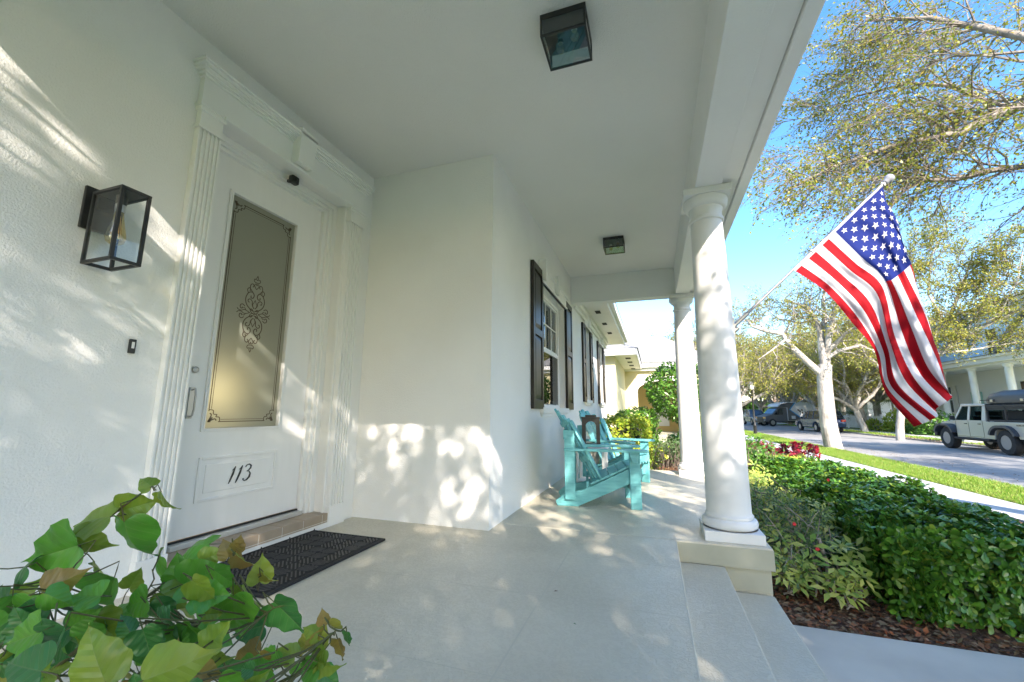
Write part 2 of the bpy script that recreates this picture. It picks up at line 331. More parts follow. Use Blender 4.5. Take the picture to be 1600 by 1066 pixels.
# tiled step
w=MB(); w.box(-2.97,-2.742,OY0,OY1,.002,.112,1)
yy=OY0
while yy<OY1-.01:
    y2=min(yy+.205,OY1); w.box(-2.94,-2.738,yy+.004,y2-.004,.055,.117,0); w.box(-2.744,-2.7385,yy+.004,y2-.004,.038,.05,0); yy=y2
H(w,'tiled_step',[M['tile'],M['grout']],.002)
w=MB(); w.box(-2.737,-2.728,OY0-.0,OY1-.0,.001,.042,0)
for yy in (1.95,2.2,2.45,2.7,2.95): w.lathe([(.006,-2.728),(.006,-2.725)],(0,yy,.022),8,1,0)
H(w,'step_flashing',[M['tablewhite'],M['dark']],.001)
w=MB(); w.box(-2.99,-2.90,1.94,2.985,.118,.150,0); w.box(-2.975,-2.955,1.94,2.985,.150,.162,1); H(w,'door_sill',[M['alu'],M['dark']],.003)
# ---- door
door=empty('front_door',(0,0,0)); door.parent=house
D0,D1,DZ0,DZ1=1.945,2.98,.165,2.90
GY0,GY1,GZ0,GZ1=2.10,2.70,.87,2.635
w=MB(); xf=-2.972; xb=-3.02
w.box(xb,xf,D0,GY0,DZ0,DZ1).box(xb,xf,GY1,D1,DZ0,DZ1).box(xb,xf,GY0,GY1,DZ0,GZ0).box(xb,xf,GY0,GY1,GZ1,DZ1)
w.build('door_leaf',M['door'],door,.0)
def frame(w,y0,y1,z0,z1,t,x0,x1,mi=0):
    w.box(x0,x1,y0-t,y0,z0-t,z1+t,mi); w.box(x0,x1,y1,y1+t,z0-t,z1+t,mi); w.box(x0,x1,y0,y1,z0-t,z0,mi); w.box(x0,x1,y0,y1,z1,z1+t,mi)
w=MB(); frame(w,GY0,GY1,GZ0,GZ1,.022,xf,xf+.016); frame(w,GY0+.0,GY1-.0,GZ0+.0,GZ1-.0,.012,xf+.016,xf+.022); w.build('glass_moulding',M['door'],door,.004)
w=MB(); frame(w,2.115,2.705,.395,.655,.02,xf,xf+.012); w.box(xf,xf+.006,2.15,2.67,.43,.62); w.build('raised_panel',M['door'],door,.005)
# frosted glass
m,t,b=nt('frosted_glass'); b.inputs['Base Color'].default_value=(.31,.335,.29,1); b.inputs['Roughness'].default_value=.22; b.inputs['Specular IOR Level'].default_value=.7
tr=t.nodes.new('ShaderNodeBsdfTranslucent'); tr.inputs[0].default_value=(.70,.74,.66,1); ms=t.nodes.new('ShaderNodeMixShader'); ms.inputs[0].default_value=.4
t.links.new(b.outputs[0],ms.inputs[1]); t.links.new(tr.outputs[0],ms.inputs[2]); t.links.new(ms.outputs[0],t.nodes['Material Output'].inputs[0])
gx=xf-.012
gp=MB().box(gx-.008,gx,GY0,GY1,GZ0,GZ1).build('glass_panel',m,door)
etch=mat('etched_lines',(.10,.075,.05),.5); clear=mat('clear_etched_border',(.55,.54,.48),.2)
w=MB(); X=gx+.0006
def scroll(cx,cz,r0,turn,a0,n=26,k=1.0,wd=.007):
    pts=[]
    for i in range(n):
        t=i/(n-1); a=a0+turn*t; r=r0*(1-.82*t)*k; pts.append((cx+r*math.cos(a),cz+r*math.sin(a)))
    w.ribbon(pts,[wd*(1-.5*i/(n-1)) for i in range(n)],0,X,.001)
oc,oz=2.395,1.755; mini=[True]
def arcp(pts,wd=.006):
    P=[Vector((a,b)) for a,b in pts]; out=[]
    P=[Vector((oc+(p.x-oc)*.72,oz+(p.y-oz)*.84)) if mini[0] else p for p in P]
    wd*=.8 if mini[0] else 1
    for i in range(len(P)-1):
        p0=P[max(i-1,0)];p1=P[i];p2=P[i+1];p3=P[min(i+2,len(P)-1)]
        for j in range(6):
            t=j/6; q=.5*((2*p1)+(p2-p0)*t+(2*p0-5*p1+4*p2-p3)*t*t+(3*p1-p0-3*p2+p3)*t**3); out.append(tuple(q))
    out.append(tuple(P[-1])); w.ribbon(out,wd,0,X,.001)
for sy in (1,-1):
    for sz in (1,-1):
        f=lambda a,b:(oc+sy*a,oz+sz*b)
        S=lambda a,b,r,tn,a0,wd=.007: scroll(oc+sy*a,oz+sz*b,r,tn*sy*sz,(a0 if sy*sz>0 else -a0) if sz>0 else ((math.pi*2-a0) if sy*sz<0 else a0+0),wd=wd)
        arcp([f(.004,.02),f(.05,.035),f(.10,.075),f(.115,.13),f(.09,.185),f(.045,.20),f(.02,.175),f(.03,.145),f(.055,.145),f(.055,.165)],.009)
        arcp([f(.005,.045),f(.03,.075),f(.035,.11),f(.06,.13),f(.085,.12),f(.08,.10),f(.065,.10)],.008)
        arcp([f(.0,.13),f(.015,.10),f(.025,.085),f(.02,.06)],.006)
        arcp([f(.09,.18),f(.105,.215),f(.085,.235),f(.07,.22),f(.078,.205)],.008)
        arcp([f(.045,.205),f(.075,.235),f(.07,.27),f(.045,.28),f(.035,.26),f(.048,.25)],.008)
        arcp([f(0,.235),f(.025,.265),f(.022,.285),f(.008,.288),f(0,.272)],.007)
        arcp([f(0,.30),f(.028,.305),f(.04,.32),f(.03,.335),f(.018,.325)],.007)
        arcp([f(0,.325),f(.012,.34),f(0,.37)],.007)
        arcp([f(.115,.05),f(.14,.065),f(.165,.055),f(.165,.03),f(.145,.025),f(.14,.04)],.008)
        arcp([f(.05,.0),f(.11,.018),f(.15,.005),f(.185,.008),f(.20,.022)],.007)
        arcp([f(.10,.02),f(.115,.035),f(.13,.03)],.006)
        arcp([f(.0,.01),f(.02,.0),f(.04,.012),f(.05,.03),f(.035,.04),f(.02,.03),f(.03,.02)],.007)
w.build('etched_ornament',etch,gp); mini[0]=False
w=MB()
b0,b1,c0,c1=GY0+.035,GY1-.035,GZ0+.045,GZ1-.045
for k,wd in ((0,.006),(.016,.003)):
    a0,a1,d0,d1=b0+k,b1-k,c0+k,c1-k; g=.075
    w.ribbon([(a0,d0+g),(a0,d1-g)],wd,0,X,.001); w.ribbon([(a1,d0+g),(a1,d1-g)],wd,0,X,.001)
    w.ribbon([(a0+g,d0),(a1-g,d0)],wd,0,X,.001); w.ribbon([(a0+g,d1),(a1-g,d1)],wd,0,X,.001)
for sy,by in ((1,b0),(-1,b1)):
    for sz,bz in ((1,c0),(-1,c1)):
        f=lambda a,b:(by+sy*a,bz+sz*b)
        arcp([f(.0,.085),f(.03,.08),f(.035,.055),f(.06,.05),f(.055,.035),f(.08,.03),f(.085,0)],.006)
        arcp([f(.0,.0),f(.02,.045),f(.008,.06)],.008); arcp([f(.0,.0),f(.045,.02),f(.06,.008)],.008); arcp([f(0,0),f(.03,.03)],.01)
        arcp([f(.0,.0),f(.012,.0),f(.02,.0)],.007)
w.build('etched_border',etch,gp)
# house number 113 in slanted calligraphic figures
w=MB(); X=xf+.0065
def digit1(y0):
    w.ribbon([(y0-.018,.468),(y0-.008,.490),(y0+.010,.535),(y0+.026,.585)],[.004,.011,.014,.005],0,X,.004)
    w.ribbon([(y0+.002,.560),(y0+.014,.568),(y0+.027,.587)],[.003,.006,.003],0,X,.004)
digit1(2.345); digit1(2.40)
w.ribbon([(2.452,.572),(2.462,.585),(2.482,.590),(2.498,.578),(2.496,.560),(2.480,.545),(2.466,.540)],[.005,.006,.008,.012,.010,.006,.003],0,X,.004)
w.ribbon([(2.466,.540),(2.486,.536),(2.496,.520),(2.490,.495),(2.470,.476),(2.452,.472),(2.440,.482),(2.443,.492)],[.003,.006,.011,.014,.010,.006,.008,.009],0,X,.004)
w.build('house_number',M['black'],door)
# handle set
w=MB(); w.box(xf,xf+.008,1.975,2.01,.94,1.15).lathe([(.022,xf),(.022,xf+.012),(.016,xf+.016)],(0,1.995,1.27),20,0,0)
w.tube([(xf+.005,1.992,1.13),(xf+.035,1.992,1.14),(xf+.045,1.992,1.10),(xf+.045,1.992,1.0),(xf+.035,1.992,.96),(xf+.005,1.992,.95)],.006,10)
w.build('door_handle',M['hardware'],door,.002)
# dim room behind the glass with a lit table lamp
w=MB(); w.box(-5.2,-5.15,-.2,4.2,0,3.4).box(-5.2,-3.02,-.2,-.15,0,3.4).box(-5.2,-3.02,4.15,4.2,0,3.4).box(-5.2,-3.02,-.2,4.2,0,.02).box(-5.2,-3.02,-.2,4.2,3.38,3.4)
H(w,'hallway',mat('hall_wall',(.62,.58,.48),.8))
li=bpy.data.lights.new('hall_lamp_bulb','POINT'); li.energy=4.5; li.color=(1,.76,.46); li.shadow_soft_size=.07
lo=bpy.data.objects.new('hall_lamp_bulb',li); C.objects.link(lo); lo.location=(-3.22,2.17,1.13)
# ---- windows and shutters on the front wall
def window(a,b,z0,z1,big):
    win=empty('window',(0,0,0)); win.parent=house
    x=FX-.13
    w=MB(); frame(w,a+.045,b-.045,z0+.045,z1-.045,.045,x-.03,x+.03); mid=(z0+z1)/2+.0
    w.box(x-.02,x+.035,a+.045,b-.045,mid-.025,mid+.025)
    n=2 if not big else 4
    for (lo_,hi) in ((mid,z1-.045),(z0+.045,mid)):
        frame(w,a+.08,b-.08,(lo_+.06),(hi-.035),.035,x-.02,x+.012)
    for i in range(1,n): 
        y=a+.08+(b-a-.16)*i/n; w.box(x-.008,x+.008,y-.010,y+.010,mid+.06,z1-.08); w.box(x-.008,x+.008,y-.010,y+.010,z0+.08,mid-.05)
    for zz in ((mid+z1)/2,(mid+z0)/2): w.box(x-.0085,x+.0085,a+.08,b-.08,zz-.010,zz+.010)
    w.build('window_frame',M['trim'],win,.003)
    MB().box(x-.018,x-.014,a+.04,b-.04,z0+.04,z1-.04).build('pane',M['pane'],win)
    w=MB(); z=z0+.1
    while z<z1-.08: w.add([(x-.10,a+.05,z),(x-.10,b-.05,z),(x-.06,b-.05,z+.05),(x-.06,a+.05,z+.05)],[(0,1,2,3)]); z+=.06
    w.build('blind',M['blind'],win)
    MB().box(x+.02,x+.023,a+.08,b-.08,z0+.06,mid-.03).build('insect_screen',glassmat('screen_mesh_%d'%len(win.children),(.30,.32,.33),.02),win)
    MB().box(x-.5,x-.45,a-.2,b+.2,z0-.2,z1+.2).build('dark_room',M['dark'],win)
    w=MB(); w.box(FX-.02,FX+.05,a-.06,b+.06,z0-.075,z0); w.box(FX,FX+.03,a-.03,b+.03,z0-.12,z0-.075); w.build('window_sill',M['trim'],win,.005)
    w=MB(); w.box(FX,FX+.04,a-.02,b+.02,z1+.0,z1+.18); w.box(FX,FX+.075,a-.06,b+.06,z1+.18,z1+.235); w.box(FX,FX+.055,a-.04,b+.04,z1-.0,z1+.03); w.build('window_header',M['trim'],win,.004)
    for yc in ((a-.02,a+.75) if big else ((a+b)/2,)):
        MB().prism([(yc-.035,z1+.02),(yc+.035,z1+.02),(yc+.06,z1+.30),(yc-.06,z1+.30)],0,FX,FX+.10).build('keystone',M['trim'],win,.004)
def shutter(y0,y1,z0,z1):
    w=MB(); x0=FX+.004; x1=FX+.045
    st=.07 if y1-y0>.35 else .05; mid=z0+(z1-z0)*.52
    w.box(x0,x1,y0,y0+st,z0,z1).box(x0,x1,y1-st,y1,z0,z1).box(x0,x1,y0+st,y1-st,z0,z0+.11).box(x0,x1,y0+st,y1-st,z1-.09,z1).box(x0,x1,y0+st,y1-st,mid-.045,mid+.045)
    for a,b in ((z0+.11,mid-.045),(mid+.045,z1-.09)):
        w.box(x0,x1-.022,y0+st,y1-st,a,b); 
        w.add([(x1-.02,y0+st+.012,a+.012),(x1-.02,y1-st-.012,a+.012),(x1-.02,y1-st-.012,b-.012),(x1-.02,y0+st+.012,b-.012),
               (x1-.006,y0+st+.05,a+.06),(x1-.006,y1-st-.05,a+.06),(x1-.006,y1-st-.05,b-.06),(x1-.006,y0+st+.05,b-.06)],[(4,5,6,7),(0,1,5,4),(1,2,6,5),(2,3,7,6),(3,0,4,7)])
    H(w,'shutter',M['shutter'],.004)
window(*WIN[0],True); window(*WIN[1],False); window(*WIN[2],False)
shutter(4.76,5.24,1.03,2.87); shutter(6.84,7.34,1.03,2.87)
shutter(8.62,8.97,1.2,2.87); shutter(9.73,10.05,1.2,2.87); shutter(11.1,11.41,1.2,2.87); shutter(12.31,12.62,1.2,2.87)
# ============================================================ PORCH FITTINGS
def wall_lantern():
    r=empty('wall_lantern',(WX,1.27,1.93)); tag(r,'black metal box lantern with a clear bulb on the wall beside the door','wall lamp')
    r.location=(0,0,0)
    y0,y1,z0,z1,xa,xb=1.205,1.34,1.73,2.125,-2.735,-2.495
    w=MB(); w.box(WX,WX+.02,1.19,1.32,1.93,2.16); w.box(WX+.02,xa,1.24,1.30,2.05,2.14); w.build('back_plate',M['black'],r,.003)
    w=MB(); t=.016
    for yy in (y0,y1-t):
        for xx in (xa,xb-t): w.box(xx,xx+t,yy,yy+t,z0+t,z1-t)
    for zz in (z0,z1-t):
        w.box(xa,xb,y0,y0+t,zz,zz+t).box(xa,xb,y1-t,y1,zz,zz+t).box(xa,xa+t,y0+t,y1-t,zz,zz+t).box(xb-t,xb,y0+t,y1-t,zz,zz+t)
    w.box(xa+t,xb-t,y0+t,y1-t,z1-.012,z1-.002); w.box(-2.65,-2.58,1.24,1.30,z1,z1+.018); w.build('cage',M['black'],r,.002)
    w=MB()
    for yy in (y0+.006,y1-.009): w.box(xa+t,xb-t,yy,yy+.003,z0+t,z1-t)
    for xx in (xa+.006,xb-.009): w.box(xx,xx+.003,y0+t,y1-t,z0+t,z1-t)
    w.build('glass_pane',M['glass'],r)
    cx,cy=-2.615,1.272
    w=MB(); w.lathe([(.024,2.11),(.024,2.07),(.022,2.06)],(cx,cy,0),20,0); w.lathe([(.023,2.06),(.023,2.045),(.021,2.02)],(cx,cy,0),20,1); w.build('bulb_socket',[M['black'],M['steel']],r)
    w=MB(); w.lathe([(.018,2.02),(.022,1.99),(.030,1.95),(.040,1.905),(.043,1.88),(.036,1.855),(.018,1.842)],(cx,cy,0),24); w.build('bulb',M['amber'],r)
    w=MB()
    for k in range(6):
        a=k*1.05; w.tube([(cx+.006*math.cos(a),cy+.006*math.sin(a),2.0),(cx+.022*math.cos(a),cy+.022*math.sin(a),1.88)],.0012,5)
    w.build('filament',M['brass'],r)
wall_lantern()
def ceiling_light(cx,cy,lab):
    r=empty('ceiling_light',(cx,cy,CZ)); tag(r,lab,'ceiling light','box lights on the porch ceiling')
    h=.145; t=.014
    w=MB(); w.box(-h,h,-h,h,-.04,0)
    for zz in (-.16,): w.box(-h,h,-h,-h+t,zz,zz+t).box(-h,h,h-t,h,zz,zz+t).box(-h,-h+t,-h+t,h-t,zz,zz+t).box(h-t,h,-h+t,h-t,zz,zz+t)
    for a in (-h,h-t):
        for b in (-h,h-t): w.box(a,a+t,b,b+t,-.16+t,-.04)
    w.build('frame',M['black'],r,.002)
    w=MB()
    for a in (-h+.004,h-.007): w.box(a,a+.003,-h+t,h-t,-.146,-.04); w.box(-h+t,h-t,a,a+.003,-.146,-.04)
    w.box(-h+t,h-t,-h+t,h-t,-.157,-.153); w.build('glass_pane',glassmat('lamp_glass',(.8,.85,.85),.08),r)
    for sx,sy in ((-.05,.04),(.055,-.03)):
        w=MB(); w.lathe([(.018,-.04),(.018,-.065)],(sx,sy,0),14,0); w.lathe([(.014,-.065),(.024,-.09),(.028,-.11),(.02,-.13),(.006,-.137)],(sx,sy,0),16,1); w.build('bulb',[M['steel'],M['amber']],r)
ceiling_light(-.425,2.35,'black box ceiling light nearest the front door'); ceiling_light(-.44,5.98,'black box ceiling light above the turquoise chairs')
r=empty('doorbell',(WX,1.506,1.35)); tag(r,'small black doorbell with a white button under the wall lantern','doorbell')
MB().box(0,.014,-.016,.016,-.04,.04).build('housing',M['black'],r,.003); MB().box(.014,.017,-.007,.007,-.012,.024).build('push_button',M['tablewhite'],r,.002)
r=empty('security_camera',(-2.84,2.5,2.94)); tag(r,'small black security camera above the front door','camera')
w=MB(); w.box(-.012,.04,-.035,.04,-.035,.035); w.build('body',M['black'],r,.012); MB().lathe([(.016,.04),(.016,.044),(.010,.047)],(0,.0,0),18,0,0).build('lens',M['shutter'],r)
MB().box(-.05,-.012,-.012,.012,-.012,.012).build('mount',M['black'],r,.002)
# doormat with raised diamond ribs
r=empty('doormat',(-2.38,2.41,0)); tag(r,'black ribbed rubber doormat in front of the door step','doormat')
w=MB(); mx,my=.35,.54; w.box(-mx,mx,-my,my,.0015,.012)
w.box(-mx,mx,-my,-my+.02,.012,.018).box(-mx,mx,my-.02,my,.012,.018).box(-mx,-mx+.02,-my+.02,my-.02,.012,.018).box(mx-.02,mx,-my+.02,my-.02,.012,.018)
w.build('base',M['mat'],r,.003)
w=MB()
nx,ny=3,5; sx,sy=(2*mx-.06)/nx,(2*my-.06)/ny
for bx in range(nx):
    for by in range(ny):
        x0=-mx+.03+bx*sx; y0=-my+.03+by*sy; x1,y1=x0+sx,y0+sy; cx,cy=x0+sx/2,y0+sy/2
        for qd in range(4):   # each square is four triangles of parallel ribs, making nested diamonds
            sg=1 if (bx+by+qd)%2 else -1; qx0,qx1=(x0,cx) if qd in (0,3) else (cx,x1); qy0,qy1=(y0,cy) if qd<2 else (cy,y1)
            for k in range(-4,5):
                c=k*.032+.008; P=[]
                mxq,myq=(qx0+qx1)/2,(qy0+qy1)/2; hxq,hyq=(qx1-qx0)/2-.005,(qy1-qy0)/2-.005
                # line y = sg*x + c clipped to the quarter
                lo_,hi_=max(-hxq,min((-hyq-c)*sg,(hyq-c)*sg)),min(hxq,max((-hyq-c)*sg,(hyq-c)*sg))
                if hi_-lo_>.015: w.bar((mxq+lo_,myq+sg*lo_+c,.0165),(mxq+hi_,myq+sg*hi_+c,.0165),.009,.007)
w.build('ribs',mat('rubber_ribs',(.022,.023,.025),.42,(.035,.036,.038),20),r)
# adirondack chairs
def chair():
    r=empty('adirondack_chair'); T=M['teal']; W=.33
    for s in (-1,1):
        # stringer
        pts=[(-.50,.0),(-.28,.0),(.36,.29),(.36,.405),(.27,.405),(.05,.30),(-.22,.17),(-.42,.13),(-.52,.05)]
        MB().prism(pts,1,s*.265-.015,s*.265+.015).build('side_rail',T,r,.004)
        MB().box(.265,.375,s*.305-.022,s*.305+.022,0,.575).build('front_leg',T,r,.004)
        MB().prism([(.29,.47),(.345,.47),(.345,.50),(.355,.575),(.26,.575),(.275,.52)],1,s*.34,s*.368).build('arm_bracket',T,r,.003)
        MB().box(-.415,-.305,s*.305-.018,s*.305+.018,.075,.80).build('rear_post',T,r,.004)
        P=[(-.42,.255),(-.36,.245),(.0,.245),(.25,.25),(.36,.245),(.43,.26),(.46,.30),(.465,.345),(.44,.39),(.36,.405),(.2,.39),(-.2,.345),(-.42,.335)]
        MB().prism([(a,s*b) for a,b in P],2,.577,.603).build('armrest',T,r,.005)
    MB().box(-.425,-.39,-.325,.325,.70,.80).build('back_brace',T,r,.004)
    MB().bar((-.175,-.25,.22),(-.175,.25,.22),.03,.07).build('lower_brace',T,r,.003)
    MB().box(.30,.335,-.283,.283,.12,.19).build('front_stretcher',T,r,.004)
    # seat slats following the rails
    path=[(.385,.335),(.375,.395),(.33,.415),(.24,.405),(.15,.36),(.055,.315),(-.045,.268),(-.145,.222)]
    prev=path[0]
    for i in range(1,len(path)-1):
        a=Vector((path[i][0],0,path[i][1]+.012)); b=Vector((path[i+1][0],0,path[i+1][1]+.012)); d=b-a; a+=d*.04; b-=d*.04; m_=(a+b)/2; wd=(b-a).length
        w=MB(); dd=(b-a).normalized(); w.bar(m_-Vector((0,.29,0)),m_+Vector((0,.29,0)),wd,.02,up=tuple(Vector((0,1,0)).cross(dd)*-1)); w.build('seat_slat',T,r,.003)
    w=MB(); pts=[(-.28,.275),(.28,.275),(.28,.395),(-.28,.395)]
    ap=[(-.28,.395),(-.28,.30)]+[(-.28+.56*i/24,.30+.018*math.sin(i*math.pi/2)) for i in range(1,24)]+[(.28,.30),(.28,.395)]
    w.prism(ap,0,.377,.397); w.build('seat_apron',T,r,.002)
    # back slats: fan leaning back
    n=7; base=Vector((-.10,0,.235)); up=Vector((-.47,0,.86)).normalized()
    for i in range(n):
        k=i-(n-1)/2; yb=k*.078; yt=k*.098; L=[.70,.80,.875,.905,.875,.80,.70][i]
        a=base+Vector((0,yb,0)); b=a+up*L+Vector((0,yt-yb,0)); d=(b-a); wb,wt=.070,.088
        nf=up.cross(Vector((0,1,0))).normalized(); nf=nf if nf.x>0 else -nf
        th=-k*.105; sd=(Vector((0,1,0))*math.cos(th)+nf*math.sin(-th)).normalized(); nn=(nf*math.cos(th)-Vector((0,1,0))*math.sin(-th))*.011
        a=a+nf*(.0085*k*k); b=b+nf*(.0095*k*k); d=b-a
        vs=[];pr=[(0,wb),(.5,(wb+wt)/2),(.93,wt),(.98,wt*.75),(1.0,wt*.35)]
        if i!=3: pr=[(0,wb),(.5,(wb+wt)/2),(.95,wt),(1.0,wt*.6)]
        for t_,ww in pr:
            p=a+d*t_
            for sg in (-1,1):
                for sn in (-1,1): vs.append(p+sd*sg*ww/2+nn*sn)
        fs=[]
        for j in range(len(pr)-1):
            q=j*4; fs+=[(q,q+2,q+6,q+4),(q+1,q+5,q+7,q+3),(q,q+4,q+5,q+1),(q+2,q+3,q+7,q+6)]
        q=(len(pr)-1)*4; fs+=[(0,1,3,2),(q,q+2,q+3,q+1)]
        MB().add(vs,fs).build('back_slat',T,r,.003)
    for t_ in (.30,.78):
        p=base+up*.905*t_-up.cross(Vector((0,1,0))).normalized()*-.0
        off=up.cross(Vector((0,1,0))).normalized(); 
        if off.x>0: off=-off
        hw=.27+.04*t_; w=MB(); prev=None
        for q_i in range(9):
            kk=-3.3+6.6*q_i/8; pt_=p+off*.020-off*(.0088*kk*kk)+Vector((0,kk*hw/3.3,0))
            if prev is not None: w.bar(prev,pt_,.02,.06,up=tuple(up))
            prev=pt_
        w.build('back_rail',T,r,0)
    return r
ch=chair(); ch.location=(-.585,4.965,.001); ch.rotation_euler=(0,0,R_(9)); tag(ch,'turquoise wooden garden chair nearer the front door','garden chair','turquoise chairs on the porch')
c2=copy_tree(ch); c2.location=(-.57,6.36,.001); c2.rotation_euler=(0,0,R_(-22)); c2['label']='turquoise wooden garden chair farther from the door, behind the black lantern'
# small side table and candle lantern
r=empty('side_table',(-.80,5.62,0)); tag(r,'small white side table between the turquoise chairs','side table')
w=MB().box(-.21,.21,-.21,.21,.525,.55); w.build('table_top',M['tablewhite'],r,.004)
for a in (-1,1):
    for b in (-1,1): MB().box(a*.17-.018,a*.17+.018,b*.17-.018,b*.17+.018,.0,.525).build('leg',M['tablewhite'],r,.003)
MB().box(-.17,.17,-.17,.17,.12,.14).build('shelf',M['tablewhite'],r,.003)
r=empty('candle_lantern',(-.80,5.62,.551),R_(8)); tag(r,'empty black lantern with arched openings on the white side table','lantern')
h=.115; 
def arch(w,ax,pos,th):
    z0,z1=.035,.36; hw=h-.002
    out=[(-hw,z0),(-hw,z1),(hw,z1),(hw,z0)]
    ins=[(-.068,z0+.0)]+[(-.068*math.cos(math.pi*i/14),.255+.068*math.sin(math.pi*i/14)) for i in range(15)]+[(.068,z0)]
    # split into left post, right post, spandrels
    for s in (-1,1):
        half=[(0,z1),(s*hw,z1),(s*hw,z0),(s*.068,z0)]+[(s*.068*math.cos(math.pi/2*i/8),.255+.068*math.sin(math.pi/2*i/8)) for i in range(9)]
        w.prism(half,ax,pos-th/2,pos+th/2)
w=MB(); w.box(-h-.008,h+.008,-h-.008,h+.008,0,.035)
arch(w,0,h-.008,.014); arch(w,0,-h+.008,.014); arch(w,1,h-.009,.013); arch(w,1,-h+.009,.013)
w.box(-h-.006,h+.006,-h-.006,h+.006,.36,.378).box(-.07,.07,-.07,.07,.378,.405)
w.build('housing',M['black'],r,.002)
w=MB()
for a in (-h+.018,h-.02): w.box(a,a+.002,-h+.02,h-.02,.035,.36); w.box(-h+.02,h-.02,a,a+.002,.035,.36)
w.build('glass_pane',glassmat('lantern_glass',(.93,.95,.95),.02),r)
# ============================================================ GROUND, ROAD, PATHS
def structure(mb,name,m,bevel=0): return tag(mb.build(name,m,None,bevel),kind='structure')
structure(MB().add([(-600,-600,-.60),(900,-600,-.60),(900,1200,-.60),(-600,1200,-.60)],[(0,1,2,3)]),'ground',M['grassground'])
structure(MB().add([(7.1,-150,-.56),(14.4,-150,-.56),(14.4,400,-.56),(7.1,400,-.56)],[(0,1,2,3)]),'road',M['asphalt'])
structure(MB().box(6.95,7.1,-150,400,-.6,-.468).box(14.4,14.55,-150,400,-.6,-.468),'kerb',M['kerb'],.02)
def sheet(name,x0,x1,y0,y1,z,m,nx=1,ny=1,amp=0):
    vs=[];fs=[]
    for j in range(ny+1):
        for i in range(nx+1):
            x=x0+(x1-x0)*i/nx;y=y0+(y1-y0)*j/ny; e=min(1,min(i,nx-i)/2)*min(1,min(j,ny-j)/2)
            vs.append((x,y,z+amp*e*(math.sin(x*3.1+y*1.7)+math.sin(x*7.7-y*5.1)*.5+random.uniform(-.5,.5))))
    for j in range(ny):
        for i in range(nx): a=j*(nx+1)+i; fs.append((a,a+1,a+nx+2,a+nx+1))
    return structure(MB().add(vs,fs,0,True),name,m)
sheet('verge',5.62,6.95,-30,200,-.475,M['grassground'],6,300,.006)
sheet('lawn',-.2,4.78,9.4,200,-.48,M['grassground'],6,80,.01)
sheet('far_lawn',17.3,80,-40,200,-.47,M['grassground'],8,60,.02)
sheet('far_verge',14.55,15.9,-40,200,-.475,M['grassground'],3,60,.01)
sheet('flower_bed',.70,4.78,3.70,9.4,-.488,M['mulch'],40,56,.012)
sheet('planting_bed',-1.36,4.0,7.96,13.4,-.25,M['mulch'],30,30,.01)
w=MB(); y=-30.2
while y<200: w.box(4.8,5.6,y,y+1.592,-.6,-.462); y+=1.6
structure(w,'sidewalk',M['sidewalk'],.006)
w=MB(); y=-30.2
while y<200: w.box(15.9,17.3,y,y+1.592,-.6,-.462); y+=1.6
structure(w,'far_sidewalk',M['sidewalk'],.006)
w=MB(); w.box(.772,2.9,-1.5,3.68,-.6,-.470).box(2.908,4.79,-1.5,3.68,-.6,-.470)
structure(w,'walkway',M['concrete'],.008)
structure(MB().box(17.3,30,18.5,22.5,-.6,-.455),'driveway',M['sidewalk'],.01)
# grass blades, mulch chips, fallen leaves
def blades(n,x0,x1,y0,y1,z,h,name,label):
    u=RNG.random(n)**1.6; p=np.c_[RNG.uniform(x0,x1,n),y0+(y1-y0)*u,np.full(n,z)]
    d=np.c_[RNG.normal(0,.45,n),RNG.normal(0,.45,n),np.ones(n)]
    V,Fq=leaf_inst(p,d,rnd_unit(n),RNG.uniform(.6,1.3,n)*h*(1+u),([(-.09,0,0),(.09,0,0),(.02,1,.1),(-.02,1,.1)],[(0,1,2,3)]))
    o=fastmesh(name,V,Fq,M['blade']); tag(o,label,'grass',kind='stuff')
blades(150000,5.6,6.93,5,50,-.475,.055,'grass','short bright green grass growing between the sidewalk and the road')
blades(9000,14.6,15.85,18,60,-.475,.07,'grass','mown grass growing along the far kerb')
def scatter(n,x0,x1,y0,y1,z,size,name,label,m,cat):
    p=np.c_[RNG.uniform(x0,x1,n),RNG.uniform(y0,y1,n),z+RNG.uniform(0,.02,n)]
    nr=rnd_unit(n)*.5+[0,0,1]; V,Fq=leaf_inst(p,rnd_unit(n)*[1,1,.25],nr,RNG.uniform(.5,1.4,n)*size,LEAF_SMALL)
    tag(fastmesh(name,V,Fq,m),label,cat,kind='stuff')
scatter(9000,.80,2.9,3.71,6,-.49,.045,'mulch_chips','bark chips and brown leaf litter lying under the clipped hedge',M['litter'],'mulch')
scatter(2500,-1.3,.9,7.98,12,-.24,.06,'mulch_chips','orange bark chips lying beyond the end of the porch',M['litter'],'mulch')
scatter(2600,6.3,7.0,16,24,-.47,.05,'leaf_litter','dry leaves lying on the verge around the pale tree trunk',M['deadleaf'],'dry leaves')
scatter(1200,14.0,14.9,18,36,-.47,.08,'leaf_litter','dry leaves lying along the far kerb',M['deadleaf'],'dry leaves')
scatter(900,7.1,9,8,30,-.558,.05,'leaf_litter','dry leaves lying on the near edge of the road',M['deadleaf'],'dry leaves')
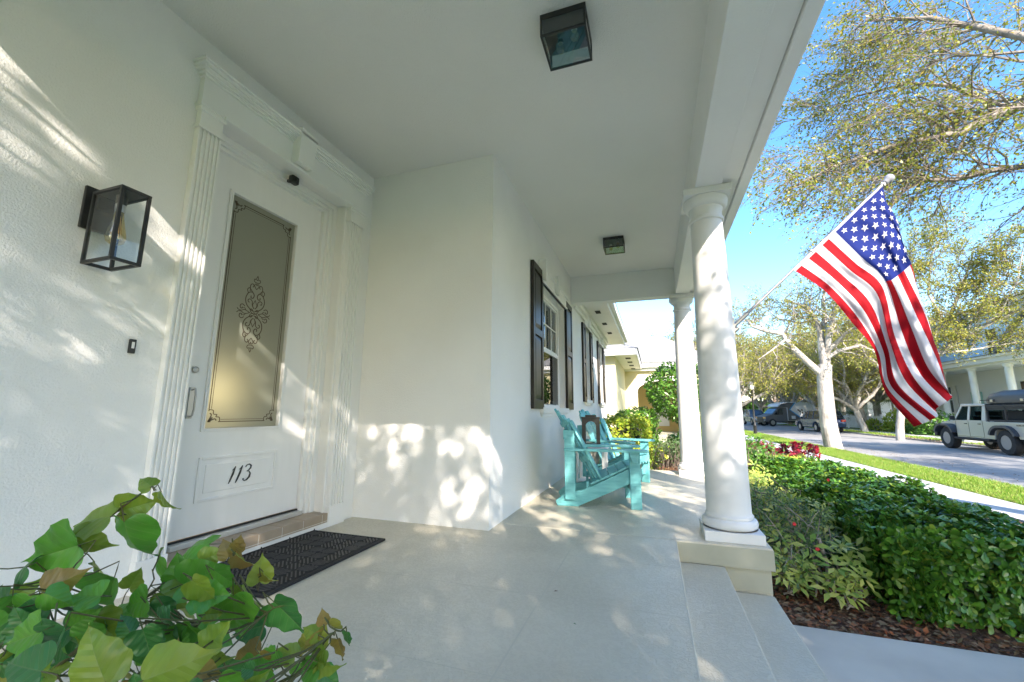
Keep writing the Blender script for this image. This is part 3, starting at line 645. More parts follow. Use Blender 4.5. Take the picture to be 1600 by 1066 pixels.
# ============================================================ SHRUBS
def shell_points(n,box,top=.5,inset=.16,front=True):
    # points spread through the outer skin of a clipped block; returns position and outward normal
    x0,x1,y0,y1,z0,z1=box; A=[(x1-x0)*(y1-y0),(y1-y0)*(z1-z0),(y1-y0)*(z1-z0),(x1-x0)*(z1-z0),(x1-x0)*(z1-z0)*.6]
    A=np.array(A)/sum(A); k=RNG.choice(5,n,p=A); u=RNG.random(n);v=RNG.random(n); P=np.zeros((n,3));N=np.zeros((n,3)); ins=RNG.random(n)**1.5*inset
    for f in range(5):
        q=k==f
        if f==0: P[q]=np.c_[x0+(x1-x0)*u[q],y0+(y1-y0)*v[q],z1-ins[q]]; N[q]=(0,0,1)
        if f==1: P[q]=np.c_[x0+ins[q],y0+(y1-y0)*u[q],z0+(z1-z0)*v[q]]; N[q]=(-1,0,0)
        if f==2: P[q]=np.c_[x1-ins[q],y0+(y1-y0)*u[q],z0+(z1-z0)*v[q]]; N[q]=(1,0,0)
        if f==3: P[q]=np.c_[x0+(x1-x0)*u[q],y0+ins[q],z0+(z1-z0)*v[q]]; N[q]=(0,-1,0)
        if f==4: P[q]=np.c_[x0+(x1-x0)*u[q],y1-ins[q],z0+(z1-z0)*v[q]]; N[q]=(0,1,0)
    # rounded shoulders and gentle lumps
    cx,cy=(x0+x1)/2,(y0+y1)/2
    hx=(x1-x0)/2; hy=(y1-y0)/2; e=np.maximum(0,np.abs(P[:,0]-cx)-hx+.25); P[:,2]-=np.where(P[:,2]>z1-.3,e**2*1.2,0)
    lump=.05*(np.sin(P[:,0]*4.1+P[:,1]*2.3)+np.sin(P[:,1]*5.7-P[:,0]*3.3)+.6*np.sin(P[:,1]*13+P[:,0]*9))
    P+=N*lump[:,None]; return P,N
def hedge(name,label,box,n,size,m,tmpl=LEAF_OVAL,group=None,core=True,cat='hedge',whorl=1,bias=.6):
    x0,x1,y0,y1,z0,z1=box; r=empty(name,((x0+x1)/2,(y0+y1)/2,z0)); tag(r,label,cat,group); o=Vector(r.location)
    P,N=shell_points(n,box)
    if whorl>1:
        P=np.repeat(P,whorl,0); N=np.repeat(N,whorl,0)
        rd=rnd_unit(len(P)); T=rd-N*(rd*N).sum(1,keepdims=True); T=T/np.linalg.norm(T,axis=1,keepdims=True)+N*RNG.uniform(.1,1.0,(len(P),1))
        NN=N+.5*rnd_unit(len(P))
    else: T=rnd_unit(len(P))+N*bias+[0,0,.3]; NN=N+rnd_unit(len(P))*.8
    V,Fq=leaf_inst(P-np.array(o),T,NN,RNG.uniform(.6,1.25,len(P))*size,tmpl); fastmesh('foliage',V,Fq,m,r)
    w=MB()
    for i in range(int(8+12*(x1-x0)*(y1-y0))):
        a=Vector((random.uniform(x0+.15,x1-.15),random.uniform(y0+.12,y1-.15),z0)); d=Vector((random.uniform(-.25,.25),random.uniform(-.3,.2),1)); L=(z1-z0)*random.uniform(.75,.95)
        b=a+d*L*.5; w.tube([a-o,b-o,b+Vector((random.uniform(-.15,.15),random.uniform(-.15,.15),L*.45))-o],[.012,.009,.004],5)
    w.build('stem',M['twig'],r)
    if core: MB().box(x0+.22-o.x,x1-.22-o.x,y0+.22-o.y,y1-.22-o.y,.16,z1-.2-o.z).build('shade_core',M['shadecore'],r,.05)  # solid dark box standing in for the shade inside, stops see-through
    return r
M['shadecore']=mat('hedge_shade_colour',(.022,.03,.012),.95,(.04,.045,.02),18,1,25,.05)  # hedge core: inner shade put into the colour as near-black green
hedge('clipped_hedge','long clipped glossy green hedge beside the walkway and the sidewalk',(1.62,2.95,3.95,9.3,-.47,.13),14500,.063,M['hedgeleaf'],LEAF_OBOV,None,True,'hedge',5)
# palmate variegated shrubs
def palmate(name,label,spots,m,size,nl=8,group=None,cat='shrub'):
    r=empty(name,(spots[0][0],spots[0][1],-.47)); tag(r,label,cat,group); o=np.array(r.location)
    w=MB(); P=[];T=[];NN=[];S=[]
    for (x,y,z,spread,num) in spots:
        for i in range(num):
            a=random.uniform(0,6.28); rr=spread*math.sqrt(random.random()); c=Vector((x+rr*math.cos(a),y+rr*math.sin(a),z+random.uniform(-.16,.12)))
            ax=Vector((math.cos(a)*rr*2+random.uniform(-.4,.4),math.sin(a)*rr*2-.35+random.uniform(-.4,.3),random.uniform(.5,1.2))).normalized()
            e1=ax.orthogonal().normalized(); e2=ax.cross(e1); ph=random.random()*6; sz=size*random.uniform(.7,1.25); k=random.randint(nl-2,nl)
            for j in range(k):
                t=ph+j*6.283/k; d=(e1*math.cos(t)+e2*math.sin(t))+ax*.15; P.append(c+d*.008);T.append(d);NN.append(ax);S.append(sz)
            base=Vector((x+random.uniform(-.05,.05),y+random.uniform(-.05,.05),-.47)); 
            if random.random()<.5: w.tube([base-Vector(o),(base+c)/2+Vector((random.uniform(-.05,.05),0,-.03))-Vector(o),c-Vector(o)],[.008,.006,.003],5)
    V,Fq=leaf_inst(np.array([tuple(p) for p in P])-o,[tuple(p) for p in T],[tuple(p) for p in NN],S,([(0,0,0),(0,.12,.0),(.16,.55,.03),(0,1,-.12),(-.16,.55,.03),(0,.55,0)],[(0,1,2,5),(1,1,2,5),(2,3,5,5),(0,5,4,1),(4,5,3,3)][:0]+[(1,2,3,5),(1,5,3,4)]))
    fastmesh('foliage',V,Fq,m,r); w.build('stem',M['greystem'],r); return r
sp=[]
for i in range(16): sp.append((1.22+.20*math.sin(i*1.7),4.9+i*.27,-.02+.05*math.sin(i*2.3),.26,26))
palmate('variegated_shrub','row of yellow-green variegated shrubs between the porch and the clipped hedge',sp,M['varleaf'],.10)
palmate('variegated_shrub','low variegated plant with yellow leaves on the mulch by the walkway corner',[(1.33,4.12,-.30,.13,13),(1.20,4.30,-.22,.12,8),(1.45,4.32,-.18,.12,9)],M['varleaf'],.12)
palmate('variegated_shrub','small variegated plant with pale leaves at the foot of the big column base',[(.98,4.22,-.26,.12,12),(1.02,4.5,-.15,.15,14)],M['varleaf'],.095)
# sparse thorny shrub with cut grey stems and red flowers
r=empty('flowering_shrub',(1.18,4.5,-.47)); tag(r,'sparse dull green shrub with grey cut stems and small red flowers','shrub'); o=np.array(r.location)
w=MB(); tips=[]
for i in range(26):
    a=random.uniform(0,6.28); b=Vector((random.uniform(-.22,.25),random.uniform(-.25,1.2),0)); h=random.uniform(.35,.62); p=b.copy(); pts=[p.copy()]
    for j in range(4): p=p+Vector((random.uniform(-.07,.07)+.02*math.cos(a),random.uniform(-.07,.07),h/4)); pts.append(p.copy())
    w.tube(pts,[.011,.009,.007,.005,.003],5)
    for j in range(7):
        q=pts[random.randint(1,4)]; e=q+Vector((random.uniform(-.2,.2),random.uniform(-.2,.2),random.uniform(-.03,.16))); w.tube([q,(q+e)/2+Vector((0,0,.02)),e],[.004,.003,.0015],4); tips+= [e,(q+e)/2]
for x,y,h in ((.10,-.12,.42),(-.05,.05,.44),(-.10,.35,.47)): w.tube([(x,y,0),(x+.03,y,h*.5),(x-.01,y+.01,h)],[.017,.015,.014],7)
w.build('stem',M['greystem'],r)
P=[];
for e in tips:
    for k in range(11): P.append(np.array(e)+RNG.normal(0,.035,3))
P=np.array(P); V,Fq=leaf_inst(P,rnd_unit(len(P)),rnd_unit(len(P))+[0,-.4,.8],RNG.uniform(.022,.048,len(P)),LEAF_OVAL); fastmesh('foliage',V,Fq,M['shrubleaf'],r)
w=MB()
for px,py,yy in ((1241,819,4.35),(1294,750,5.3),(1277,858,4.3)):
    w=MB(); p=at(px,py,1,yy)-Vector(o)
    for k in range(5):
        a=k*1.257; q=p+Vector((math.cos(a)*.008,-.004,math.sin(a)*.008)); w.lathe([(.002,-.003),(.008,0),(.002,.003)],tuple(q),8,0,1)
    w.build('flower',M['flower'],r)
# red-leaved plants
def redplant(x,y,z,n,sp,label):
    r=empty('red_leaved_plant',(x,y,-.47)); tag(r,label,'plant','red-leaved plants by the sidewalk'); P=[];T=[];w=MB()
    for i in range(n):
        a=random.uniform(0,6.28);rr=sp*math.sqrt(random.random()); c=Vector((rr*math.cos(a),rr*math.sin(a),.47+z+random.uniform(-.18,.1)-rr*.15)); 
        w.tube([(c.x*.5,c.y*.5,0),tuple(c)],[.01,.005],4)
        for j in range(13):
            t=j*2.4; d=Vector((math.cos(t),math.sin(t),random.uniform(.3,1.4))); P.append(tuple(c+Vector((0,0,random.uniform(-.08,.02)))));T.append(tuple(d))
    V,Fq=leaf_inst(P,T,rnd_unit(len(P))*.3+[0,-.3,1],RNG.uniform(.07,.14,len(P)),LEAF_OVAL); fastmesh('foliage',V,Fq,M['redleaf'],r); w.build('stem',M['twig'],r)
redplant(2.95,13.9,.06,44,.55,'bushy red-leaved plant at the left end of the red clump'); redplant(3.75,13.9,.06,44,.5,'bushy red-leaved plant touching the sidewalk edge'); redplant(3.45,12.9,-.08,26,.42,'lower red-leaved plant in front of the red clump')
sp=[(2.0+.55*math.sin(i*2.1)+i*.05,9.7+i*.2,-.16,.34,24) for i in range(15)]
palmate('variegated_shrub','bright yellow-green shrubs just in front of the red-leaved plants',sp,M['yellowleaf'],.12)
# planting beyond the end of the porch
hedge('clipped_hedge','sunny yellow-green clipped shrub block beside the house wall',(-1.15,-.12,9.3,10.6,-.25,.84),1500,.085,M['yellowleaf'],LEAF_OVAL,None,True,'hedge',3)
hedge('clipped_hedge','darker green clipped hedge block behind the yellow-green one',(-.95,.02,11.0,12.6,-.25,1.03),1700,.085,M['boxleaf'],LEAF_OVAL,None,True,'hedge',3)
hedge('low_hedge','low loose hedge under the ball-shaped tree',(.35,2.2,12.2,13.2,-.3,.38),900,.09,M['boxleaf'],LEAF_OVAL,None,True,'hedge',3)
def groundcover(name,label,x,y,z,sx,sy,h,n,m,size):
    r=empty(name,(x,y,z)); tag(r,label,'shrub'); w=MB(); tips=[]
    for i in range(n):
        bx,by=random.uniform(-sx,sx),random.uniform(-sy,sy); t=Vector((bx+random.uniform(-.12,.12),by+random.uniform(-.12,.12),h*random.uniform(.5,1.1))); w.tube([(bx,by,0),tuple(t)],[.007,.003],4); tips.append(t)
    P=np.array([np.array(t)*[1,1,f]+RNG.normal(0,.05,3) for t in tips for f in (.45,.6,.75,.85,.95,1,1,1)]); V,Fq=leaf_inst(P,rnd_unit(len(P))+[0,0,.3],rnd_unit(len(P))+[0,-.3,.8],RNG.uniform(.6,1.3,len(P))*size,LEAF_OVAL)
    fastmesh('foliage',V,Fq,m,r); w.build('stem',M['twig'],r)
groundcover('loose_shrub','thin straggly shrub on the mulch beyond the far column',.35,10.7,-.25,.55,.35,.55,150,M['shrubleaf'],.07)
groundcover('loose_shrub','small yellowish shrub behind the far turquoise chair',-.35,8.7,-.25,.4,.3,.55,110,M['yellowleaf'],.07)
groundcover('loose_shrub','leafy green shrub between the two porch columns',1.5,9.4,-.3,.6,.9,.75,260,M['boxleaf'],.08)
# ball tree
r=empty('ball_tree',(.62,11.6,-.25)); tag(r,'small tree clipped into a round ball on a bare trunk','tree')
MB().tube([(0,0,0),(.03,.02,.5),(-.02,0,1.0),(.02,0,1.5)],[.05,.045,.04,.03],8).build('trunk',M['twig'],r)
w=MB()
for i in range(26):
    d=Vector((random.gauss(0,1),random.gauss(0,1),random.gauss(.2,1))).normalized(); w.tube([(.0,0,1.35),tuple(Vector((0,0,1.45))+d*.3),tuple(Vector((0,0,1.75))+d*.66)],[.012,.008,.003],4)
w.build('branch',M['twig'],r)
n=5200; d=rnd_unit(n); rad=.80*(1-RNG.random(n)**2*.35)*(1+.05*np.sin(d[:,0]*7+d[:,2]*5)); P=np.c_[0*rad,0*rad,0*rad+1.78]+d*rad[:,None]*[1,1,.93]
V,Fq=leaf_inst(P,rnd_unit(n)+d*.6,d+rnd_unit(n)*.7,RNG.uniform(.06,.12,n),LEAF_OVAL); fastmesh('crown',V,Fq,M['boxleaf'],r)
# ============================================================ TREES
def bez(p,q,wob,n):
    p=Vector(p);q=Vector(q);out=[]
    o=Vector((random.gauss(0,1),random.gauss(0,1),random.gauss(0,.6)))*wob*(q-p).length
    for i in range(n+1):
        t=i/n; out.append(p.lerp(q,t)+o*math.sin(math.pi*t)+Vector((random.gauss(0,1),random.gauss(0,1),random.gauss(0,1)))*wob*.18*(q-p).length*(1 if 0<i<n else 0))
    return out
def pl_at(pts,t):
    k=len(pts)-1; f=t*k; i=min(int(f),k-1); return pts[i].lerp(pts[i+1],f-i),(pts[i+1]-pts[i]).normalized()
def make_tree(name,label,loc,limbs,trunk,leafm,nb=7,nt_=7,ns=3,nl=9,bl=2.2,tl=.9,sl_=.45,lsize=.06,group=None,droop=.1,sway=(0,0,0),cat='tree',density=1,spread=.05,updrift=.25,tw=(.005,.0022),barkm=None):
    """trunk / limbs: [(points, r0, r1)]; branches, twigs and leaves are grown along the limbs"""
    r=empty(name,loc); tag(r,label,cat,group); w=MB(); c=MB()
    for pts,r0,r1 in trunk+limbs:
        pts=[Vector(p) for p in pts]; k=len(pts); w.tube(pts,[r0+(r1-r0)*(i/(k-1)) for i in range(k)],10 if r0>.08 else 7)
    LP=[];LT=[]
    TV=[];
    for pts,r0,r1 in limbs:
        pts=[Vector(p) for p in pts]; Ltot=sum((pts[i+1]-pts[i]).length for i in range(len(pts)-1))
        m=max(2,int(nb*Ltot/3.2))
        for i in range(m):
            t=.22+.78*(i+random.random())/m; t=min(t,1); p,d=pl_at(pts,t)
            side=d.cross(Vector((random.gauss(0,1),random.gauss(0,1),random.gauss(0,1)))).normalized()
            bd=(side*random.uniform(.6,1.1)+d*random.uniform(.3,1)+Vector((0,0,updrift))+Vector(sway)*.5).normalized(); L=bl*random.uniform(.55,1.15)*(1.1-.35*t)
            bp=bez(p,p+bd*L,.10,4); br=max(.008,(r0+(r1-r0)*t)*.42); w.tube(bp,[br*(1-.72*j/4) for j in range(5)],5)
            for j in range(nt_):
                u=.2+.8*(j+random.random())/nt_; q,e=pl_at(bp,min(u,1)); side=e.cross(Vector((random.gauss(0,1),random.gauss(0,1),random.gauss(0,1)))).normalized()
                td=(side+e*random.uniform(.4,1.1)+Vector((0,0,-droop))+Vector(sway)).normalized(); tp=bez(q,q+td*tl*random.uniform(.5,1.2),.08,3); c.tube(tp,[tw[0]*1.8,tw[0]*1.3,tw[0],tw[0]*.6],3,0,False)
                for k in range(ns):
                    v=.15+.85*(k+random.random())/ns; a,e2=pl_at(tp,min(v,1)); side=e2.cross(Vector((random.gauss(0,1),random.gauss(0,1),random.gauss(0,1)))).normalized()
                    sd=(side*.9+e2+Vector((0,0,-droop*1.5))+Vector(sway)).normalized(); b_=a+sd*sl_*random.uniform(.5,1.3); c.tube([a,(a+b_)/2+Vector((0,0,.02)),b_],[tw[1],tw[1]*.8,tw[1]*.5],3,0,False)
                    for l in range(nl):
                        if random.random()<density: f=(l+random.random())/nl; LP.append(tuple(a.lerp(b_,f))); LT.append(tuple(sd))
    w.build('trunk',barkm or M['bark'],r)
    n=len(LP); P=np.array(LP)+RNG.normal(0,spread,(n,3)); T=np.array(LT)*.8+rnd_unit(n); V,Fq=leaf_inst(P,T,rnd_unit(n)+[0,0,.7],RNG.uniform(.6,1.3,n)*lsize,LEAF_SMALL)
    cv=np.array(c.v); cf=np.array([f for f in c.f if len(f)==4]); mi=np.r_[np.zeros(len(Fq),int),np.ones(len(cf),int)]
    fastmesh('crown',np.r_[V,cv],np.r_[Fq,cf+len(V)],[leafm,M['twig']],r,mi=mi); return r

for px,py,a,lab,k in ((869,924,20,'tiny dark leaf fallen on the middle of the porch floor',1.0),(898,975,-40,'smaller green scrap of leaf on the porch floor nearer the steps',.75)):
    p=at(px,py,2,.004); r=tag(MB().add([(-.014,0,0),(-.004,.006,.003),(.014,.001,.001),(-.002,-.006,.002)],[(0,1,2),(0,2,3)]).build('fallen_leaf',M['mulch'] if k==1 else M['shrubleaf']),lab,'fallen leaf'); r.location=p; r.rotation_euler=(0,0,R_(a)); r.scale=(k,k,k)
def gen_limbs(h0,H,Rr,n,r0,seed,lean=(0,0)):
    random.seed(seed); out=[]; base=Vector((lean[0]*.6,lean[1]*.6,h0))
    for i in range(n):
        a=6.283*i/n+random.uniform(-.35,.35); up=random.uniform(.35,1.0) if i%2 else random.uniform(.75,1.15)
        e=Vector((math.cos(a)*Rr*(1.25-up*.75)+lean[0],math.sin(a)*Rr*(1.25-up*.75)+lean[1],h0+(H-h0)*up)); 
        m=base.lerp(e,.5)+Vector((math.cos(a)*Rr*.12,math.sin(a)*Rr*.12,-.05*(H-h0)))
        p1=bez(base,m,.06,3); p2=bez(m,e,.08,4); out.append((p1+p2[1:],r0,r0*.16))
        for k in range(2):
            q,d=pl_at(p1+p2[1:],random.uniform(.3,.65)); sd=Vector((random.gauss(0,1),random.gauss(0,1),random.uniform(-.1,.8))).normalized(); out.append((bez(q,q+(d+sd*.9).normalized()*Rr*.6,.08,4),r0*.45,r0*.1))
    return out
# near tree whose boughs reach in over the road side of the porch (trunk stands out of frame)
V3=Vector
def pa(px,py,y): return at(px,py,1,y)
b=(6.35,6.4,-.47); O=V3(b)
def rel(L): return [p-O for p in L]
T0=V3((6.35,6.4,2.6))
la=[V3((6.35,6.4,2.7)),V3((6.7,7.6,4.6)),pa(1660,140,9.3),pa(1600,165,9.2),pa(1560,180,9.1),pa(1500,207,9.0),pa(1465,214,8.9),pa(1400,226,8.7),pa(1300,262,8.5),pa(1225,300,8.2)]
lb=[pa(1560,180,9.1),pa(1530,150,9.2),pa(1480,134,9.3),pa(1420,130,9.4),pa(1340,150,9.6),pa(1270,185,9.7)]
lc=[V3((6.35,6.4,2.3)),V3((6.9,7.8,3.7)),pa(1660,250,9.9),pa(1600,260,9.7),pa(1540,268,9.5),pa(1490,281,9.3),pa(1440,282,9.1),pa(1385,275,8.9),pa(1330,290,8.7)]
ld=[pa(1440,282,9.1),pa(1410,300,9.0),pa(1380,340,8.8),pa(1330,370,8.6)]
le=[V3((6.35,6.4,2.7)),V3((5.9,7.0,4.8)),V3((5.6,7.6,6.6)),V3((4.9,8.2,7.8)),V3((4.2,8.6,8.4))]
lf=[V3((6.5,6.6,3.2)),V3((7.3,7.5,5.6)),V3((8.0,8.6,7.6)),V3((8.6,9.6,8.8))]
lg=[pa(1500,207,9.0),pa(1455,190,9.2),pa(1400,165,9.4),pa(1330,195,9.5),pa(1260,250,9.4)]
lh=[pa(1600,60,9.3),pa(1540,40,9.4),pa(1470,60,9.5),pa(1390,90,9.6),pa(1330,100,9.7)]
lh=[V3((7.3,7.5,5.6))]+lh
random.seed(5)
make_tree('street_tree','tree whose grey boughs and sparse yellow-green leaves hang over the flag',b,
 [(rel(la),.10,.02),(rel(lb),.05,.012),(rel(lc),.08,.02),(rel(ld),.03,.01),(rel(le),.09,.02),(rel(lf),.1,.02),(rel(lg),.035,.01),(rel(lh),.05,.012)],
 [([(0,0,0),(.02,0,.5),(0,.02,1.6),(0,0,2.8),(0,0,3.2)],.24,.15)],M['oakleaf'],nb=12,nt_=9,ns=5,nl=7,bl=1.45,tl=.7,sl_=.36,lsize=.058,barkm=M['boughbark'],droop=.35,sway=(-.4,.1,0),density=.6,spread=.02,updrift=.1,group='trees along the street')
# pale tree on the near verge
b=(7.28-.45,21.2,-.47); O=V3(b); Yt=21.2
def q(px,py,dy=0): return at(px,py,1,Yt+dy)-O
tr=[([q(1302,702),q(1299,690),q(1293,660),q(1289,620),q(1288,590),q(1290,575)],.36,.26)]
tr[0]=([q(1303,702),q(1300,690),q(1294,660),q(1290,620),q(1288,590),q(1289,570)],.33,.25)
lm=[([q(1284,585),q(1262,566),q(1240,545),q(1228,530),q(1222,522),q(1195,517),q(1175,510),q(1168,500)],.15,.05),
    ([q(1290,575),q(1284,545),q(1282,520),q(1275,500),q(1260,480,.4),q(1230,470,.6)],.17,.04),
    ([q(1290,575),q(1292,548),q(1296,520,-.3),q(1303,490,-.5),q(1310,455,-.6),q(1316,420,-.6)],.17,.04),
    ([q(1282,520),q(1290,495,.3),q(1286,470,.4),q(1292,430,.6),q(1285,395,.6)],.09,.03),
    ([q(1292,548),q(1305,538),q(1320,522,-.4),q(1345,505,-1),q(1385,470,-1.4)],.11,.03),
    ([q(1292,560),q(1310,548,.5),q(1345,540,.8),q(1372,552,1.0),q(1410,570,1.4)],.09,.03),
    ([q(1228,530),q(1205,548,-.3),q(1185,562,-.5)],.05,.015),
    ([q(1275,500),q(1250,505,.6),q(1215,498,1),q(1180,470,1.3)],.05,.015)]
random.seed(9)
make_tree('street_tree','pale-barked forked tree standing on the near verge beside the road',b,lm,tr,M['farleaf'],nb=8,nt_=8,ns=4,nl=8,bl=1.5,tl=.8,sl_=.4,lsize=.085,density=.8,group='trees along the street',spread=.03,tw=(.008,.0035))
# two prototypes for the other street trees
def proto(seed,label,loc,H=7.5,Rr=4.6,n=7,h0=1.9,lean=(0,0),ls=.12,dens=1.0):
    L=gen_limbs(h0,H,Rr,n,.17,seed,lean)
    tk=[([(0,0,-.1),(.03,0,.3),(lean[0]*.3,lean[1]*.3,h0*.55),(lean[0]*.6,lean[1]*.6,h0+.15)],.3,.22)]
    return make_tree('street_tree',label,loc,L,tk,M['farleaf'],nb=5,nt_=7,ns=3,nl=11,bl=2.0,tl=1.0,sl_=.5,lsize=ls,group='trees along the street',spread=.12,tw=(.014,.007),density=dens)
tA=proto(21,'tree leaning beside the white picket fence across the road',(17.9,46,-.47),lean=(-.6,-.3))
tB=proto(33,'leafy tree standing just beyond the white and grey box truck',(17,70,-.47),H=7.0,Rr=4.8,n=8)
tD=proto(77,'tall leafy tree far behind the blue house',(36,48,-.47),H=11.5,Rr=5.2,n=9,h0=5.2)
b=(15.3,30.5,-.47); O=V3(b); Yt=30.5
tr=[([q(1407,690),q(1406,665),q(1408,640),q(1414,612)],.21,.16)]
lm=[([q(1414,612),q(1436,580),q(1470,552),q(1505,525),q(1550,505,-.5),q(1600,482,-1),q(1660,460,-1.5)],.15,.05),
    ([q(1414,612),q(1424,575),q(1446,540,.5),q(1478,505,.8),q(1500,455,1),q(1520,400,1.2)],.14,.04),
    ([q(1414,612),q(1408,570),q(1398,520),q(1400,460,.5),q(1420,400,.5)],.15,.04),
    ([q(1412,620),q(1390,590),q(1360,560,-.5),q(1330,520,-1),q(1320,470,-1)],.12,.04),
    ([q(1470,552),q(1510,548,.4),q(1560,540,.8),q(1610,532,1.2)],.07,.02),
    ([q(1505,525),q(1540,470,.5),q(1560,420,.8)],.08,.02),
    ([q(1478,505,.8),q(1450,460,.8),q(1455,400,.8),q(1480,350,.8)],.07,.02),
    ([q(1550,505,-.5),q(1590,440,-1),q(1600,380,-1)],.06,.02)]
random.seed(14)
make_tree('street_tree','leafy tree across the road, right behind the lower half of the flag',b,lm,tr,M['farleaf'],nb=8,nt_=8,ns=4,nl=10,bl=1.9,tl=1.0,sl_=.5,lsize=.12,group='trees along the street',spread=.10,updrift=.75,droop=-.1,tw=(.012,.006))
random.seed(3)
def place(src,x,y,rz,s,label):
    c=copy_tree(src); c.location=(x,y,-.47); c.rotation_euler=(0,0,rz); c.scale=(s,s,s*random.uniform(.92,1.08)); c['label']=label
place(tA,6.5,40,1.2,1.0,'tree on the near verge just past the lamp post')
place(tB,6.6,56,2.2,1.05,'second tree past the lamp post on the near verge')
place(tA,15.2,58,3.0,1.0,'tree behind the white and grey box truck')
place(tB,15.6,74,.4,1.15,'tree beyond the parked silver van')
place(tA,6.4,78,4.0,1.2,'farthest tree on the near verge')
place(tD,15.9,15.0,3.7,.70,'tree across the road whose crown fills the right edge above the pickup')
place(tA,15.6,5.0,2.7,1.0,'tree across the road, outside the right edge')
place(tB,15.6,-4.5,1.7,1.0,'second tree across the road, outside the right edge')
place(tA,15.4,40,5.2,.9,'tree across the road just right of the blue car')
place(tB,22,62,1.7,1.2,'tree between the tiled houses across the road')
place(tA,11,100,2.5,1.7,'big tree closing the far end of the road')
place(tB,-1,95,.9,1.6,'big tree at the far left end of the road')
place(tA,24,98,5.9,1.6,'big tree at the far right end of the road')
place(tB,3,62,5.1,1.3,'tree in the front garden beyond the ball-shaped tree')
place(tA,2.5,33,2.9,.85,'tree behind the porch columns in the next garden')
place(tB,30,52,4.4,1.2,'tree behind the blue house')
place(tB,20.5,50,2.0,1.25,'broad tree between the blue house and the leaning tree')
place(tA,19.5,57,.9,1.3,'broad tree behind the low palms and the picket fence')
place(tB,14.9,48,5.0,1.15,'tree just past the dark blue car on the far verge')
# shade trees that stand behind the photographer and dapple the porch with sun
tC=proto(41,'leafy garden tree standing behind the photographer',(4.7,-7.3,-.47),H=8.3,Rr=3.5,n=8,h0=2.6,ls=.15,dens=.8)
tE=proto(52,'sparse garden tree behind the photographer near the house wall',(.6,-8.2,-.47),H=8.8,Rr=3.3,n=7,h0=2.8,ls=.15,dens=.44)
place(tC,6.6,-3.2,4.1,.72,'street tree standing behind the photographer')
palm_spot=(-1.0,-2.5)
def fronds(x,y,h,label):
    r=empty('garden_palm',(x,y,-.5)); tag(r,label,'palm'); MB().tube([(0,0,0),(.05,0,h*.5),(0,.04,h)],[.10,.08,.06],8).build('trunk',M['bark'],r); P=[];T=[];N=[];S=[]
    random.seed(4)
    for i in range(13):
        a=i*2.4; el=random.uniform(.0,1.2); prev=V3((0,0,h)); d=V3((math.cos(a)*math.cos(el),math.sin(a)*math.cos(el),math.sin(el)))
        for j in range(18):
            d=(d+V3((0,0,-.07))).normalized(); nx=prev+d*.085; sd=d.cross(V3((0,0,1))).normalized()
            for sg in (-1,1): P.append(tuple(nx));T.append(tuple(sd*sg+d*.6+V3((0,0,-.2))));N.append((0,0,1));S.append(.42*(1-abs(j-8)/16))
            prev=nx
    V,Fq=leaf_inst(P,T,N,S,([(0,0,0),(.05,.4,0),(0,1,-.1),(-.05,.4,0)],[(0,1,2,3)])); fastmesh('frond',V,Fq,M['palm'],r)
fronds(-1.5,-2.1,3.8,'slender palm behind the photographer beside the house wall')
# ============================================================ FLAG
fl=empty('national_flag',(.70,4.0,1.72)); tag(fl,'red, white and blue flag with stars hanging from an angled pole on the column','flag')
fo=V3(fl.location)
pb=V3((.735,4.0,1.78))-fo; pt=V3((1.905,4.0,2.885))-fo; pd=(pt-pb).normalized()
MB().tube([pb,pt],.0125,12).build('pole',mat('silver_pole',(.30,.30,.31),.4,metal=.5),fl)
w=MB(); w.lathe([(.004,.0),(.02,.004),(.024,.014),(.024,.02),(.03,.03),(.036,.048),(.032,.068),(.018,.08),(.003,.083)],(0,0,0),20)
f=w.build('finial',mat('pale_finial',(.26,.27,.30),.15),fl); f.location=pt; f.rotation_euler=pd.to_track_quat('Z','Y').to_euler()
w=MB(); w.box(-.022,.0,-.035,.035,-.09,.09); w.tube([(0,0,-.02),(.03,0,.01)],.02,10); w.tube([pb-pd*.06,pb+pd*.10],.019,12); w.tube([pb+pd*.10,pb+pd*.103],.022,12)
w.build('bracket',M['steel'],fl,.003)
for t_ in (.52,.99): MB().tube([pb+(pt-pb)*t_-pd*.006,pb+(pt-pb)*t_+pd*.006],.019,12).build('ring',M['tablewhite'],fl)
# cloth: rows of control points (u along the fly, v down the hoist): (v, px, py, depth offset)
K=13/13.
rows={0.:[(0,1379,287,0),(.25,1344,320,0),(.538,1303,360,0),(.77,1272,391,0),(1,1240,422,0)],
 .2:[(0,1392,356,.04),(.10,1401,343,.01),(.3,1384,360,-.01),(.42,1366,385,.0),(.538,1346,402,-.02),(.75,1320,429,.01),(1,1289,455,0)],
 .4:[(0,1409,432,.07),(.20,1424,413,.02),(.33,1410,425,-.015),(.45,1394,437,-.01),(.538,1384,440,.0),(.65,1375,452,-.01),(.8,1356,480,.0),(1,1332,505,.02)],
 .6:[(0,1426,508,.16),(.28,1447,489,.04),(.38,1436,500,-.04),(.47,1422,512,-.01),(.56,1405,520,.02),(.68,1391,532,-.05),(.8,1385,546,.04),(.9,1374,550,.05),(1,1366,548,.02)],
 .8:[(0,1442,575,.18),(.34,1467,553,.05),(.43,1457,570,-.03),(.50,1443,582,.03),(.58,1432,586,-.04),(.70,1414,596,-.05),(.82,1396,604,.0),(.93,1386,606,.04),(1,1383,612,.05)],
 1.:[(0,1462,632,.2),(.46,1488,619,.05),(.54,1480,628,.0),(.60,1469,634,.05),(.66,1462,640,.10),(.72,1466,650,.02),(.80,1459,654,-.04),(.90,1445,661,-.02),(1,1428,667,.04)]}
def cr_(p0,p1,p2,p3,t): return .5*((2*p1)+(p2-p0)*t+(2*p0-5*p1+4*p2-p3)*t*t+(3*p1-p0-3*p2+p3)*t**3)
